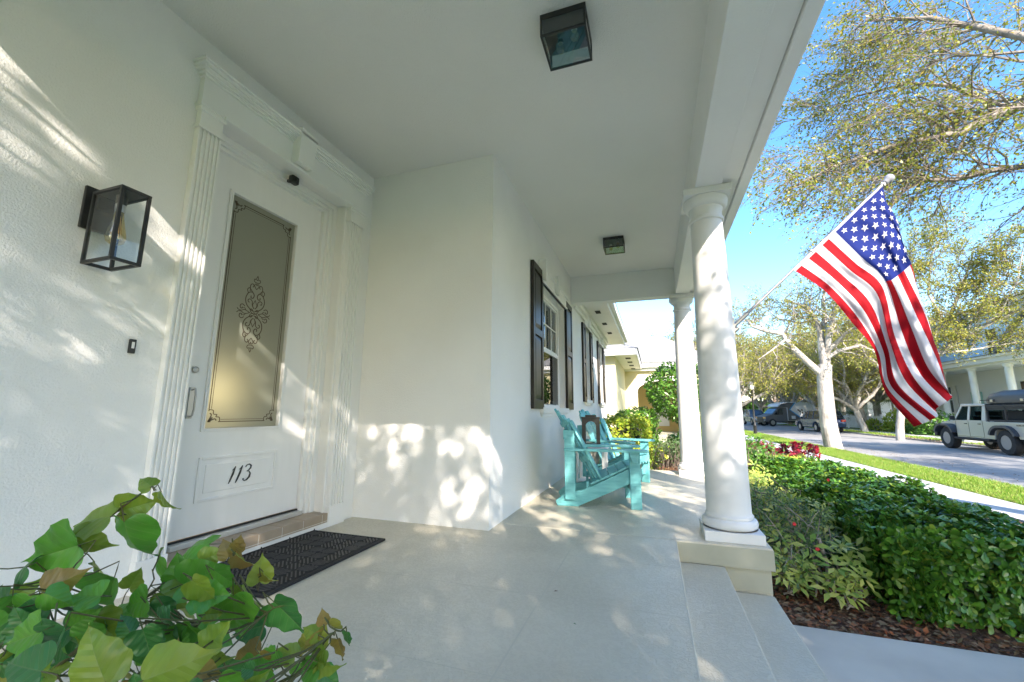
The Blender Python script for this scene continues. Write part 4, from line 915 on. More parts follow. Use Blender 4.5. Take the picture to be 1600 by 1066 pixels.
def rowat(u_,v):
    R=rows[u_]; 
    for i in range(len(R)-1):
        if v<=R[i+1][0] or i==len(R)-2:
            a,b=R[i],R[i+1]; p0=np.array(R[max(i-1,0)]);p1=np.array(a);p2=np.array(b);p3=np.array(R[min(i+2,len(R)-1)]); t=(v-a[0])/(b[0]-a[0])
            l=p1+(p2-p1)*t; cq=cr_(p0,p1,p2,p3,t); return (l*.45+cq*.55)[1:]
us=sorted(rows)
def flagpt(u,v):
    u=min(max(u,0),1); i=min(int(u*5),4); t=u*5-i
    P=[rowat(us[min(max(k,0),5)],v) for k in (i-1,i,i+1,i+2)]
    q_=cr_(*P,t); dy=q_[2]+.012*math.sin(v*34+u*4)*min(1,u*3)+.006*math.sin(u*30+v*9)*min(1,u*4)+.004*math.sin(v*70)*min(1,u*4)
    return at(q_[0],q_[1],1,4.0+dy-.01)-fo
NU,NV=100,104
vs=[];fs=[];mi=[]
for i in range(NU+1):
    for j in range(NV+1): vs.append(flagpt(i/NU,j/NV))
for i in range(NU):
    for j in range(NV):
        a=i*(NV+1)+j; fs.append((a,a+1,a+NV+2,a+NV+1))
        st=int(j/8); u=(i+.5)/NU
        mi.append(2 if (u<.4 and j<56 and u>.02) else (0 if st%2==0 and u>.02 else 1))
def cloth(name,col):
    m=mat(name,col,.75,bump=.15,bs=300,bd=.001); t=m.node_tree; b=t.nodes['Principled BSDF']; tr=t.nodes.new('ShaderNodeBsdfTranslucent'); tr.inputs[0].default_value=c4(col); ms=t.nodes.new('ShaderNodeMixShader'); ms.inputs[0].default_value=.22
    b.inputs['Specular IOR Level'].default_value=.2; t.links.new(b.outputs[0],ms.inputs[1]); t.links.new(tr.outputs[0],ms.inputs[2]); t.links.new(ms.outputs[0],t.nodes['Material Output'].inputs[0]); return m
w=MB(); w.add(vs,fs,0,True); w.m=list(mi)
# embroidered stars mapped on to the cloth
sv=[]
for r_ in range(9):
    for k in range(6 if r_%2==0 else 5):
        uc=.4*((2*k+1+(r_%2))/12)*.94+.02; vc=.538*(r_+1)/10; ru,rv=.0165,.0165*1.72
        P=[]
        for j in range(10):
            a=math.pi/2+j*math.pi/5; rr=1 if j%2==0 else .42; P.append((uc+ru*rr*math.sin(a+math.pi/2)*1.0,vc-rv*rr*math.cos(a+math.pi/2)*1.0))
        P=[(uc+ru*(1 if j%2==0 else .42)*math.cos(-math.pi/2+j*math.pi/5),vc+rv*(1 if j%2==0 else .42)*math.sin(-math.pi/2+j*math.pi/5)) for j in range(10)]
        for side in (-.004,.004):
            pts=[flagpt(a,b)+V3((0,side,0)) for a,b in [(uc,vc)]+P]; w.add(pts,[(0,1+j,1+(j+1)%10) for j in range(10)],1)
me=bpy.data.meshes.new('flag_cloth'); me.from_pydata(w.v,[],w.f)
for m in (cloth('flag_red',(.33,.003,.010)),cloth('flag_white',(.56,.56,.61)),cloth('flag_blue',(.005,.018,.15))): me.materials.append(m)
me.polygons.foreach_set('material_index',w.m); me.polygons.foreach_set('use_smooth',w.sm)
o=bpy.data.objects.new('flag_cloth',me); C.objects.link(o); o.parent=fl
# ============================================================ FOREGROUND PLANT
PL=V3((-.62,.28,0)); pr=empty('potted_vine',PL); tag(pr,'leafy green climbing plant with heart-shaped leaves in a pot in front of the porch wall','plant')
XY_=[]
def heart(fold=.16,curl=.16,wav=.022):
    # heart-shaped blade: curved midrib, quilted and wavy towards the margin
    edge=[(0,.10),(.09,.025),(.20,.0),(.31,.05),(.385,.16),(.40,.29),(.365,.43),(.30,.56),(.215,.68),(.135,.79),(.06,.90),(0,1.0)]
    mid=[.10,.11,.14,.19,.26,.35,.45,.56,.67,.78,.89,1.0]; v=[];f=[];K=6
    edge[-2]=(.035,.91); edge[-3]=(.10,.82); E2=[];m2=[]
    for i in range(len(edge)-1):
        for t in (0,.5):
            q_=[edge[max(i-1,0)],edge[i],edge[i+1],edge[min(i+2,len(edge)-1)]]
            if t==0: E2.append(edge[i]); m2.append(mid[i])
            else: E2.append(tuple((-q_[0][c]+9*q_[1][c]+9*q_[2][c]-q_[3][c])/16 for c in (0,1))); m2.append((mid[i]+mid[i+1])/2)
    E2.append(edge[-1]); m2.append(1.0); edge=[(max(0,x)*(1+.05*math.sin(y*23+fold*9)),y) for x,y in E2]; mid=m2; n=len(edge)
    for s in (1,-1):
        o=len(v)
        for i,((x,y),m) in enumerate(zip(edge,mid)):
            for k in range(K):
                t=k/(K-1); X=x*t; Y=m+(y-m)*t**.9
                Z=fold*X-.5*X*X-curl*Y*Y*Y+wav*math.sin(Y*19+s*1.5)*t*t+.010*math.sin((Y-X*.75)*42)*math.sin(math.pi*t)
                v.append((s*X,Y,Z)); XY_.append((s*X,Y))
        for i in range(n-1):
            for k in range(K-1): a=o+i*K+k; f.append((a,a+1,a+K+1,a+K))
    return v,f
HEARTS=[]
for _a in ((.16,.16,.022),(.75,.30,.03),(.40,-.05,.04),(-.25,.45,.03)):
    XY_=[]; _t=heart(*_a); HEARTS.append((_t,XY_))
def veins(m):
    t=m.node_tree; N=t.nodes; L=t.links; b=N['Principled BSDF']; src=b.inputs['Base Color'].links[0].from_socket
    a=N.new('ShaderNodeAttribute'); a.attribute_name='leaf_xy'; sp_=N.new('ShaderNodeSeparateXYZ'); L.new(a.outputs['Vector'],sp_.inputs[0])
    def mth(op,x,y=None):
        n=N.new('ShaderNodeMath'); n.operation=op
        for i,z in enumerate((x,y)):
            if z is None: continue
            if isinstance(z,(int,float)): n.inputs[i].default_value=z
            else: L.new(z,n.inputs[i])
        return n.outputs[0]
    ax=mth('ABSOLUTE',sp_.outputs[0]); y=sp_.outputs[1]
    ph=mth('SUBTRACT',y,mth('MULTIPLY',ax,.75)); pp=mth('PINGPONG',ph,.085); lat=mth('LESS_THAN',pp,.005); mid=mth('LESS_THAN',ax,.010); v_=mth('MAXIMUM',lat,mid)
    mx=N.new('ShaderNodeMixRGB'); L.new(mth('MULTIPLY',v_,.22),mx.inputs[0]); L.new(src,mx.inputs[1]); mx.inputs[2].default_value=(.30,.36,.16,1)
    L.new(mx.outputs[0],b.inputs['Base Color'])
    bp=N.new('ShaderNodeBump'); bp.inputs['Strength'].default_value=.5; bp.inputs['Distance'].default_value=.0015; L.new(mth('ADD',mth('MULTIPLY',pp,8.0),mth('MULTIPLY',v_,-.3)),bp.inputs['Height']); L.new(bp.outputs[0],b.inputs['Normal'])
for k_ in ('leafA','leafB','leafC','leafD'): veins(M[k_])
lv={k:[] for k in 'ABCD'}
def leaf(px,py,dep,size,ang,tilt=.35,roll=.0,k='A'):
    """centre on the photo, distance, length in photo px, direction of the tip (deg, 0=right, 90=up)"""
    a=R_(ang); tip=(cr*math.cos(a)+cu*math.sin(a)); side=tip.cross(-cd); nrm=(-cd*math.cos(tilt)+cu*math.sin(tilt)*.7+side*math.sin(roll)).normalized()
    L=size/F*dep; p=atd(px,py,dep)-tip*L*.5-PL
    lv[k].append((tuple(p),tuple((tip+nrm*-.15)),tuple(nrm),L))
for a in [(226,751,.80,34,140,.6,.6,'C'),(213,792,.80,66,15,.3,.2,'C'),(256,786,.80,42,285,.5,.8,'C'),(138,808,.78,84,182,1.0,.2,'C'),(194,856,.74,98,272,.2,.1,'A'),
 (77,866,.72,112,197,.4,-.1,'A'),(132,852,.76,62,330,.9,.4,'C'),(18,894,.7,60,200,.9,.2,'B'),(157,896,.75,48,300,.9,.8,'C'),(88,914,.6,60,20,.6,.4,'D'),(161,938,.68,96,245,.2,.1,'A'),
 (205,945,.66,60,200,.4,.1,'A'),(301,848,.78,64,176,1.1,.2,'A'),(279,893,.74,62,100,.3,.3,'A'),(313,900,.72,76,25,.3,-.3,'A'),(360,972,.64,100,265,.25,.1,'A'),(387,938,.66,60,285,.8,.6,'C'),
 (408,890,.72,48,82,.5,1.0,'D'),(417,905,.72,30,300,.5,.6,'D'),(448,966,.66,78,310,.3,.2,'B'),(392,1050,.6,70,190,.5,.1,'A'),(142,1030,.42,105,120,.4,.2,'C'),(262,1050,.42,105,20,.9,.3,'C'),(34,997,.5,80,200,.3,.3,'A'),
 (82,1012,.5,90,240,.5,.2,'B'),(28,1043,.45,90,170,.6,.2,'B'),(245,972,.66,66,300,.3,.2,'B'),(255,1010,.62,80,260,.3,.1,'B'),(303,1000,.62,80,300,.3,.2,'A'),(128,970,.6,50,30,.5,.3,'A'),(210,905,.78,40,60,.8,.5,'C'),
 (235,890,.78,56,240,.9,.2,'A'),(330,1030,.58,60,330,.5,.2,'C'),(60,950,.6,60,60,.6,.3,'B'),(350,905,.7,50,320,.5,.2,'A'),(330,870,.74,44,20,.9,.4,'C'),(368,865,.74,34,280,.5,.5,'D'),(352,858,.74,34,110,.5,.5,'D'),(372,850,.74,30,70,.6,.7,'D'),
 (380,880,.73,40,310,.5,.5,'D'),(500,1000,.62,44,60,.5,.6,'D'),(520,985,.62,34,300,.6,.6,'D'),(485,985,.62,34,150,.6,.5,'C'),(530,1015,.62,40,280,.6,.5,'D'),(495,1030,.6,48,230,.4,.4,'C'),(515,1045,.6,44,330,.5,.5,'C'),(470,1010,.62,36,200,.5,.5,'D'),
 (478,1050,.6,50,200,.4,.3,'A'),(505,965,.62,26,95,.6,.5,'D'),(540,1000,.62,30,265,.6,.5,'B'),(445,1020,.6,40,160,.5,.4,'C'),(425,1035,.6,46,250,.5,.3,'A')]: leaf(*a)
random.seed(12)
def inside(px,py):   # rough outline of the plant's mass
    top=[(0,930),(60,905),(130,930),(200,930),(260,920),(330,900),(380,930),(400,1000),(470,1030),(530,1030),(545,1066)]
    if px>545: return False
    for (a,b),(c_x,d_) in zip(top,top[1:]):
        if a<=px<=c_x: return py>b+(d_-b)*(px-a)/(c_x-a)
    return False
n=0
while n<165:
    px,py=random.uniform(-60,545),random.uniform(900,1180)
    if px<0 or inside(px,py) or py>1066:
        if py>1066 and px>430: continue
        dep=random.uniform(.58,.88)-(py-900)*.0006; leaf(px,py,dep,random.uniform(26,64)*(.8/dep)**.3,random.choice((200,250,290,330,180,20,100))+random.uniform(-35,35),random.uniform(.1,1.0),random.uniform(-.7,.7),random.choice('AAABBBCCD')); n+=1
for k,m in zip('ABCD',('leafA','leafB','leafC','leafD')):
    Vs=[];Fs=[];XY=[];off=0
    for h_,(tm,xy) in enumerate(HEARTS):
        A=[a for i_,a in enumerate(lv[k]) if (i_*7+3)%4==h_]
        if not A: continue
        V,Fq=leaf_inst([a[0] for a in A],[a[1] for a in A],[a[2] for a in A],[a[3] for a in A],tm); Vs.append(V);Fs.append(Fq+off);off+=len(V); XY+=[(x,y,0) for x,y in xy]*len(A)
    o=fastmesh('foliage',np.concatenate(Vs),np.concatenate(Fs),M[m],pr,smooth=True); at_=o.data.attributes.new('leaf_xy','FLOAT_VECTOR','POINT'); at_.data.foreach_set('vector',np.array(XY,dtype=np.float32).ravel())
    M[m].node_tree.nodes['Principled BSDF'].inputs['Roughness'].default_value=.3
w=MB()
SPTS=[]
def stem(pts,r0,r1):
    P=[atd(*p)-PL for p in pts]; SPTS.extend([a_.lerp(b_,k_/6) for a_,b_ in zip(P,P[1:]) for k_ in range(7)]); w.tube(P,[r0+(r1-r0)*i/(len(P)-1) for i in range(len(P))],6)
stem([(60,1100,.72),(75,905+40,.72),(85,905,.73),(110,868,.76),(150,825,.78),(185,797,.8),(215,775,.8),(238,760,.8)],.0045,.0015)
stem([(60,1066,.72),(140,1000,.72),(190,960,.73),(240,925,.74),(300,880,.76),(335,865,.76),(365,852,.75)],.004,.0015)
stem([(200,1066,.66),(260,1020,.66),(310,975,.67),(350,930,.7),(385,912,.72),(408,900,.72)],.003,.0012)
stem([(380,1100,.62),(420,1075,.62),(470,1050,.62),(500,1010,.62),(525,985,.62)],.003,.001)
stem([(0,1010,.6),(50,965,.62),(95,915,.64),(120,880,.7)],.003,.0012)
stem([(230,925,.74),(241,905,.75),(238,890,.78)],.0015,.001); stem([(408,965,.66),(428,950,.66),(448,945,.66)],.0015,.001)
for i in range(12):
    a=V3((random.uniform(-.1,.1),random.uniform(-.1,.1),.33)); e=atd(random.uniform(20,430),random.uniform(1000,1120),.66)-PL; m_=(a+e)/2+V3((0,0,.02)); w.tube([a,m_,e],[.005,.004,.003],6); SPTS.extend([m_.lerp(e,k_/8) for k_ in range(9)])
for k_ in 'ABCD':
    for (p_,t_,n_,L_) in lv[k_]:
        a=V3(p_); t_=V3(t_).normalized(); e=min(SPTS,key=lambda q_:(q_-a).length+(.05 if q_.z>a.z+.03 else 0)); e=a+(e-a)*min(1,.16/max(1e-4,(e-a).length)); g=a-t_*L_*.22; w.tube([a+t_*L_*.1,a-t_*L_*.08,g,g.lerp(e,.5)+V3((0,0,-.004)),e],[.0008,.0009,.001,.0012,.0014],5)
w.build('stem',M['greenstem'],pr)
w=MB(); w.lathe([(.13,0),(.15,.02),(.19,.33),(.205,.335),(.205,.38),(.18,.38),(.17,.34),(.02,.335)],(0,0,0),32,0); w.lathe([(.168,.33),(.168,.342)],(0,0,0),24,1)
w.build('pot',[mat('dark_pot',(.03,.03,.03),.5),M['mulch']],pr)
# ============================================================ STREET FURNITURE
r=empty('street_lamp',(6.37,32.2,-.47)); tag(r,'black street lamp with a pale glass lantern on the near verge','street lamp')
MB().lathe([(.17,0),(.17,.06),(.12,.10),(.10,.55),(.12,.58),(.08,.64),(.06,.70),(.05,2.9),(.07,2.93),(.07,2.98),(.05,3.0)],(0,0,0),14).build('post',M['black'],r)
w=MB(); w.lathe([(.07,3.0),(.12,3.03),(.20,3.32)],(0,0,0),6,0); w.build('lamp_glass',mat('milky_glass',(.75,.76,.72),.3),r)
w=MB(); w.lathe([(.22,3.32),(.23,3.345),(.12,3.44),(.05,3.48),(.02,3.56),(.003,3.58)],(0,0,0),6); w.lathe([(.09,2.99),(.125,3.03),(.12,3.04)],(0,0,0),6); w.build('lamp_cap',mat('lamp_cap_grey',(.18,.18,.17),.5),r)
r=empty('utility_box',(15.3,28.4,-.47)); tag(r,'low grey utility box on the far verge left of the off-road pickup','utility box')
MB().box(-.42,.42,-.45,.45,0,.06).build('base',M['kerb'],r,.01); MB().box(-.36,.36,-.4,.4,.06,.86).box(-.39,.39,-.43,.43,.86,.92).build('cabinet',mat('box_grey',(.36,.38,.36),.6),r,.02); MB().box(-.372,-.36,-.03,-.02,.1,.84).box(-.378,-.36,.05,.08,.45,.6).build('door_seam',M['dark'],r)
# ============================================================ VEHICLES (built facing +y)
TY=mat('tyre_rubber',(.018,.018,.019),.8,(.03,.03,.03),12,.4,40,.01)
def wheel(r,x,y,rad,wd,rimm,spokes=5,side=-1):
    e=empty('wheel',(x,y,rad)); e.parent=r; h=wd/2
    MB().lathe([(rad*.58,-h),(rad*.80,-h),(rad*.95,-h*.92),(rad,-h*.7),(rad,h*.7),(rad*.95,h*.92),(rad*.80,h),(rad*.58,h),(rad*.56,h*.5),(rad*.56,-h*.5),(rad*.58,-h)],(0,0,0),28,0,0,False).build('tyre',TY,e)
    w=MB()
    for s in (-1,1):
        w.lathe([(rad*.60,s*h*.9),(rad*.60,s*h*.80),(rad*.54,s*h*.55),(rad*.15,s*h*.5),(rad*.15,s*h*.62),(.01,s*h*.62)],(0,0,0),24,0,0)
        for k in range(spokes):
            a=k*2*math.pi/spokes; c0=V3((s*h*.66,0,0)); d=V3((0,math.cos(a),math.sin(a))); w.bar(c0+d*rad*.1,c0+d*rad*.57,rad*.16,h*.14,up=(1,0,0))
    w.build('rim',rimm,e,.004); return e
def loft(w,secs,mi=0):   # list of (y, halfwidth bottom, halfwidth top, z0, z1)
    vs=[]
    for y,a,b,z0,z1 in secs: vs+=[(-a,y,z0),(-a*1.02,y,z0+(z1-z0)*.55),(-b,y,z1-.03),(-b+.06,y,z1),(b-.06,y,z1),(b,y,z1-.03),(a*1.02,y,z0+(z1-z0)*.55),(a,y,z0)]
    fs=[tuple(range(8)),tuple((len(secs)-1)*8+i for i in range(8))]
    for k in range(len(secs)-1): fs+=[(k*8+i,k*8+(i+1)%8,k*8+8+(i+1)%8,k*8+8+i) for i in range(8)]
    w.add(vs,fs,mi,True)
CARGL=mat('tinted_car_glass',(.02,.03,.035),.05,spec=1); 
def pickup():
    r=empty('offroad_pickup',(13.55,23.15,-.56)); tag(r,'tan off-road pickup with black fender flares and big wheels parked across the road','pickup truck')
    P=mat('tan_car_paint',(.52,.475,.40),.25,coat=.6); K=mat('black_trim',(.02,.021,.024),.55); rim=mat('dark_grey_rim',(.28,.28,.30),.4,metal=.5)
    W=.86
    # lower tub: sills, doors, bed
    w=MB(); w.prism([(-2.95,.62),(-2.95,1.24),(-.80,1.24),(-.80,1.28),(1.02,1.28),(1.02,.55),(-1.15,.55),(-1.2,.78),(-1.42,1.08),(-2.05,1.08),(-2.28,.78),(-2.35,.62)],0,-W,W); w.build('body',P,r,.03)
    w=MB(); w.prism([(1.02,.75),(1.02,1.28),(1.12,1.285),(2.32,1.18),(2.36,.80),(2.2,.78),(2.0,1.02),(1.4,1.02),(1.2,.75)],0,-.72,.72); w.build('bonnet',P,r,.05)
    w=MB(); w.box(-.66,.66,2.36,2.42,.72,1.17); w.build('grille',P,r,.02)
    for s in (-1,1): MB().lathe([(.11,2.41),(.11,2.44),(.02,2.445)],(s*.48,0,.98),18,0,1).build('headlight',mat('lamp_lens_%d'%(s+2),(.8,.8,.8),.1),r)
    MB().box(-.85,.85,2.45,2.68,.52,.74).box(-.5,.5,2.62,2.70,.74,.9).build('front_bumper',K,r,.03); MB().box(-.86,.86,-3.12,-2.95,.55,.78).build('rear_bumper',K,r,.03)
    MB().box(-.7,.7,-2.9,2.4,.42,.58).build('chassis',K,r,.02)
    # cab: roof, pillars and windows
    w=MB(); 
    for s in (-1,1):
        x0,x1=(s*W,s*(W-.08)); xt0,xt1=s*(W-.09),s*(W-.16)
        def pil(ya,yb,yc,yd): # bottom ya..yb to top yc..yd
            w.add([(x0,ya,1.28),(x0,yb,1.28),(xt0,yd,1.86),(xt0,yc,1.86),(x1,ya,1.28),(x1,yb,1.28),(xt1,yd,1.86),(xt1,yc,1.86)],[(0,1,2,3),(7,6,5,4),(0,4,5,1),(1,5,6,2),(2,6,7,3),(3,7,4,0)])
        for a_ in ((1.0,1.1,.60,.72),(.14,.26,.10,.22),(-.80,-.58,-.75,-.58)):
            w=MB(); pil(*a_); w.build('pillar',P,r,.01)
    w=MB(); w.prism([(-.80,1.86),(-.80,1.95),(.66,1.97),(.76,1.86)],0,-.77,.77); w.build('roof',P,r,.03)
    for s in (-1,1):
        for ya,yb,yc,yd in ((.26,1.0,.22,.60),(-.58,.14,-.58,.10)):
            w=MB(); x0,xt=s*(W-.03),s*(W-.12); w.add([(x0,ya,1.28),(x0,yb,1.28),(xt,yd,1.86),(xt,yc,1.86)],[(0,1,2,3)]); w.build('side_window',glassmat('car_window_%d%d'%(s+1,int(ya*10)),(.25,.32,.33),.12),r)
    w=MB(); w.add([(-W+.08,1.06,1.28),(W-.08,1.06,1.28),(W-.16,.68,1.86),(-W+.16,.68,1.86)],[(0,1,2,3)]); w.build('windscreen',glassmat('windscreen_glass',(.3,.38,.38),.12),r); w=MB(); w.add([(-W+.08,-.78,1.28),(W-.08,-.78,1.28),(W-.16,-.76,1.86),(-W+.16,-.76,1.86)],[(0,1,2,3)]); w.build('rear_window',glassmat('rear_glass',(.3,.38,.38),.12),r)
    for yy in (.45,-.35):
        for s in (-1,1): w=MB(); w.box(s*.35-.2,s*.35+.2,yy-.1,yy+.02,.9,1.45).box(s*.35-.12,s*.35+.12,yy-.08,yy,1.47,1.66); w.build('seat',K,r,.03)
    # door gaps, handles, mirror, step
    for s in (-1,1):
        w=MB()
        for yy in (1.0,.20,-.62): w.box(s*(W+.001),s*(W+.004),yy-.008,yy+.008,.6,1.27)
        w.box(s*(W+.001),s*(W+.004),-.62,1.0,.6,.612); w.build('door_gap',M['dark'],r)
        w=MB(); w.box(s*W,s*(W+.035),.28,.42,1.12,1.15); w.box(s*W,s*(W+.035),-.52,-.38,1.12,1.15); w.build('door_handle',K,r,.008)
        w=MB(); w.box(s*(W+.03),s*(W+.2),.92,1.0,1.28,1.46).box(s*(W-.02),s*(W+.08),.93,.97,1.3,1.34); w.build('wing_mirror',K,r,.02)
        w=MB(); w.box(s*(W-.04),s*(W+.08),-.95,1.1,.47,.55); w.build('side_step',K,r,.02)
        # flares: arched strips
        for yc,zc,Rr_ in ((1.72,.50,.60),(-1.72,.50,.60)):
            w=MB(); pts=[];n=14
            angs=[R_(158-136*i/n) for i in range(n+1)]; 
            rr=lambda a:Rr_*(1+.10*abs(math.sin(2*a)))
            out=[(yc-rr(a)*math.cos(a)*1.12,zc+rr(a)*math.sin(a)+.0) for a in angs]; inn=[(yc-(rr(a)-.09)*math.cos(a)*1.12,zc+(rr(a)-.09)*math.sin(a)) for a in angs]
            for i in range(n): w.prism([out[i],out[i+1],inn[i+1],inn[i]],0,s*(W-.18),s*(W+.15))
            w.build('fender_flare',mat('grey_flare_%d'%len(r.children),(.05,.055,.065),.45),r,.0)
        MB().box(s*(W-.01),s*(W+.02),-2.97,-2.90,.92,1.18).build('tail_light',mat('red_lens_%d'%(s+1),(.5,.01,.01),.25),r,.01)
    # bed rack with side frames, spare wheels inside, slats
    w=MB()
    for s in (-1,1):
        for yy in (-.90,-1.85,-2.85): w.box(s*.78,s*.84,yy-.03,yy+.03,1.24,1.86)
        w.box(s*.78,s*.84,-2.88,-.87,1.80,1.90).box(s*.78,s*.84,-2.88,-.87,1.26,1.32)
        w.box(s*.80,s*.82,-2.82,-.93,1.70,1.80)
    for yy in (-.9,-1.4,-1.85,-2.3,-2.85): w.box(-.84,.84,yy-.03,yy+.03,1.90,1.94)
    w.build('bed_rack',K,r,.01)
    w=MB(); w.box(-.72,.72,-2.8,-.95,1.24,1.32).box(-.5,.5,-2.6,-1.1,1.32,1.68); w.build('bed_load',M['dark'],r,.04)
    # small lettering plate on the bed side reads as in the photo
    txt(r,'RUBICON',.085,(-W-.004,-2.32,1.10),(R_(90),0,R_(-90)),M['black'],'lettering')
    for x,y in ((-.74,1.72),(.74,1.72),(-.74,-1.72),(.74,-1.72)): wheel(r,x,y,.47,.32,rim,8)
    return r
def txt(parent,s,size,loc,rot,m,name='lettering',ext=.002):
    c=bpy.data.curves.new(name,'FONT'); c.body=s; c.size=size; c.extrude=ext; o=bpy.data.objects.new(name,c); C.objects.link(o)
    dg=bpy.context.evaluated_depsgraph_get(); me=bpy.data.meshes.new_from_object(o.evaluated_get(dg)); bpy.data.objects.remove(o); o=bpy.data.objects.new(name,me); me.materials.clear(); me.materials.append(m); C.objects.link(o); o.parent=parent; o.location=loc; o.rotation_euler=rot; return o
pickup()
r=empty('roof_box',(13.50,21.35,1.39)); r.scale=(1.05,1.28,1.2); tag(r,'dark grey streamlined roof box strapped on top of the off-road pickup','roof box')
w=MB(); loft(w,[(1.30,.10,.08,.06,.10),(1.15,.38,.30,.02,.22),(.8,.56,.50,.0,.34),(.2,.62,.56,.0,.42),(-.6,.62,.56,.0,.42),(-1.0,.58,.50,.0,.36),(-1.15,.40,.30,.04,.24)]); w.build('shell',mat('box_plastic',(.06,.065,.075),.35),r,.03)
MB().box(-.60,-.56,-1.05,1.1,.115,.135).box(.56,.60,-1.05,1.1,.115,.135).build('seam',M['dark'],r); w=MB()
for yy in (-.6,.55): w.box(-.66,-.62,yy-.05,yy+.05,.06,.14)
w.build('latch',M['steel'],r,.005)
def car(name,label,cat,loc,rz,paint,suv=True,scale=1):
    r=empty(name,loc,rz); tag(r,label,cat); P=mat(name+'_paint_'+str(len(bpy.data.materials)),paint,.22,coat=.8,metal=.3); W=.92; K=M['dark']
    Hh=1.72 if suv else 1.9
    body=[(-2.3,.42),(-2.38,.75),(-2.30,1.05),(-1.95,1.12),(.95,1.08),(2.0,.92),(2.35,.78),(2.38,.42),(1.95,.34),(1.85,.62),(1.6,.78),(1.3,.78),(1.05,.62),(.97,.34),(-.97,.34),(-1.05,.62),(-1.3,.78),(-1.6,.78),(-1.85,.62),(-1.95,.34)]
    MB().prism(body,0,-W,W).build('body',P,r,.08)
    w=MB(); top=[(-2.2,1.10),(-1.85,Hh-.04),(-1.5,Hh),(.1,Hh-.02),(.95,1.10)]
    vs=[(-W+.05 if i in (0,4) else -W+.2,y,z) for i,(y,z) in enumerate(top)]+[(W-.05 if i in (0,4) else W-.2,y,z) for i,(y,z) in enumerate(top)]
    w.add(vs,[(0,1,2,3,4),(9,8,7,6,5),(0,5,6,1),(3,8,9,4)]); w.build('glazing',CARGL,r)
    w=MB(); w.add([(-W+.19,-1.9,Hh-.05),(W-.19,-1.9,Hh-.05),(W-.19,.15,Hh-.03),(-W+.19,.15,Hh-.03),(-W+.22,-1.5,Hh+.03),(W-.22,-1.5,Hh+.03),(W-.22,0,Hh+.02),(-W+.22,0,Hh+.02)],[(0,1,2,3),(4,5,6,7),(0,1,5,4),(1,2,6,5),(2,3,7,6),(3,0,4,7)]); 
    for s in (-1,1):
        for a,b in (((.97,1.08),(.12,Hh-.03)),((-.05,1.1),(-.10,Hh-.02)),((-1.0,1.1),(-1.0,Hh-.02)),((-2.2,1.08),(-1.86,Hh-.05))):
            w.bar((s*(W-.04),a[0],a[1]),(s*(W-.185),b[0],b[1]),.03,.07,up=(0,1,0))
    w.build('roof',P,r,.02)
    for s in (-1,1):
        MB().box(s*.55,s*.88,-2.40,-2.30,.86,1.02).build('tail_light',mat('tail_%d'%len(bpy.data.materials),(.55,.02,.02),.2),r,.02)
        MB().box(s*.5,s*.86,2.30,2.40,.68,.82).build('headlight',mat('head_%d'%len(bpy.data.materials),(.85,.85,.85),.1),r,.02)
        MB().box(s*W,s*(W+.16),.72,.82,1.05,1.2).build('wing_mirror',P,r,.03)
        MB().box(s*(W+.0005),s*(W+.003),-.06,-.05,.45,1.1).box(s*(W+.0005),s*(W+.003),.85,.86,.45,1.05).build('door_gap',K,r)
        for y in (1.45,-1.45): wheel(r,s*.82,y,.36,.22,mat('alloy_%d'%len(bpy.data.materials),(.35,.35,.37),.3,metal=.7),5)
    MB().box(-.28,.28,-2.40,-2.385,.62,.76).build('number_plate',M['tablewhite'],r); MB().box(-.45,.45,2.36,2.39,.45,.66).build('grille',K,r,.02)
    r.scale=(scale,)*3; return r
car('parked_car','dark blue car parked across the road behind the pale tree trunk','car',(13.3,42.6,-.56),R_(6),(.03,.06,.13))
car('parked_van','silver grey minivan facing the camera at the left end of the street','van',(12.3,61.5,-.56),R_(186),(.25,.28,.32),False)
# box truck, angled across the road
r=empty('box_truck',(15.4,57.5,-.56),R_(109)); tag(r,'white and grey box truck with a blue stripe angled across the road','truck')
G=mat('grey_truck_paint',(.12,.125,.13),.35); WHT=mat('white_truck_box',(.72,.73,.74),.4); BL=mat('blue_stripe',(.02,.32,.62),.4); W=.98
MB().prism([(1.6,.5),(1.6,1.25),(1.75,1.3),(2.15,2.05),(2.3,2.15)][::-1]+[(2.3,2.15)] and [(1.2,.5),(1.2,2.15),(2.2,2.1),(2.95,1.35),(3.75,1.15),(3.85,.5)],0,-W+.05,W-.05).build('cab',G,r,.08)
w=MB(); 
for s in (-1,1): w.add([(s*(W-.04),1.75,1.32),(s*(W-.04),2.80,1.32),(s*(W-.04),2.15,2.0),(s*(W-.04),1.75,2.0)],[(0,1,2,3)])
w.add([(-W+.15,2.92,1.42),(W-.15,2.92,1.42),(W-.18,2.28,2.05),(-W+.18,2.28,2.05)],[(0,1,2,3)]); w.build('cab_window',CARGL,r)
MB().prism([(-4.2,.62),(-4.2,2.75),(1.2,2.75),(2.1,2.55),(2.35,2.2),(1.2,2.12),(1.2,.62)],0,-W,W).build('cargo_box',WHT,r,.04)
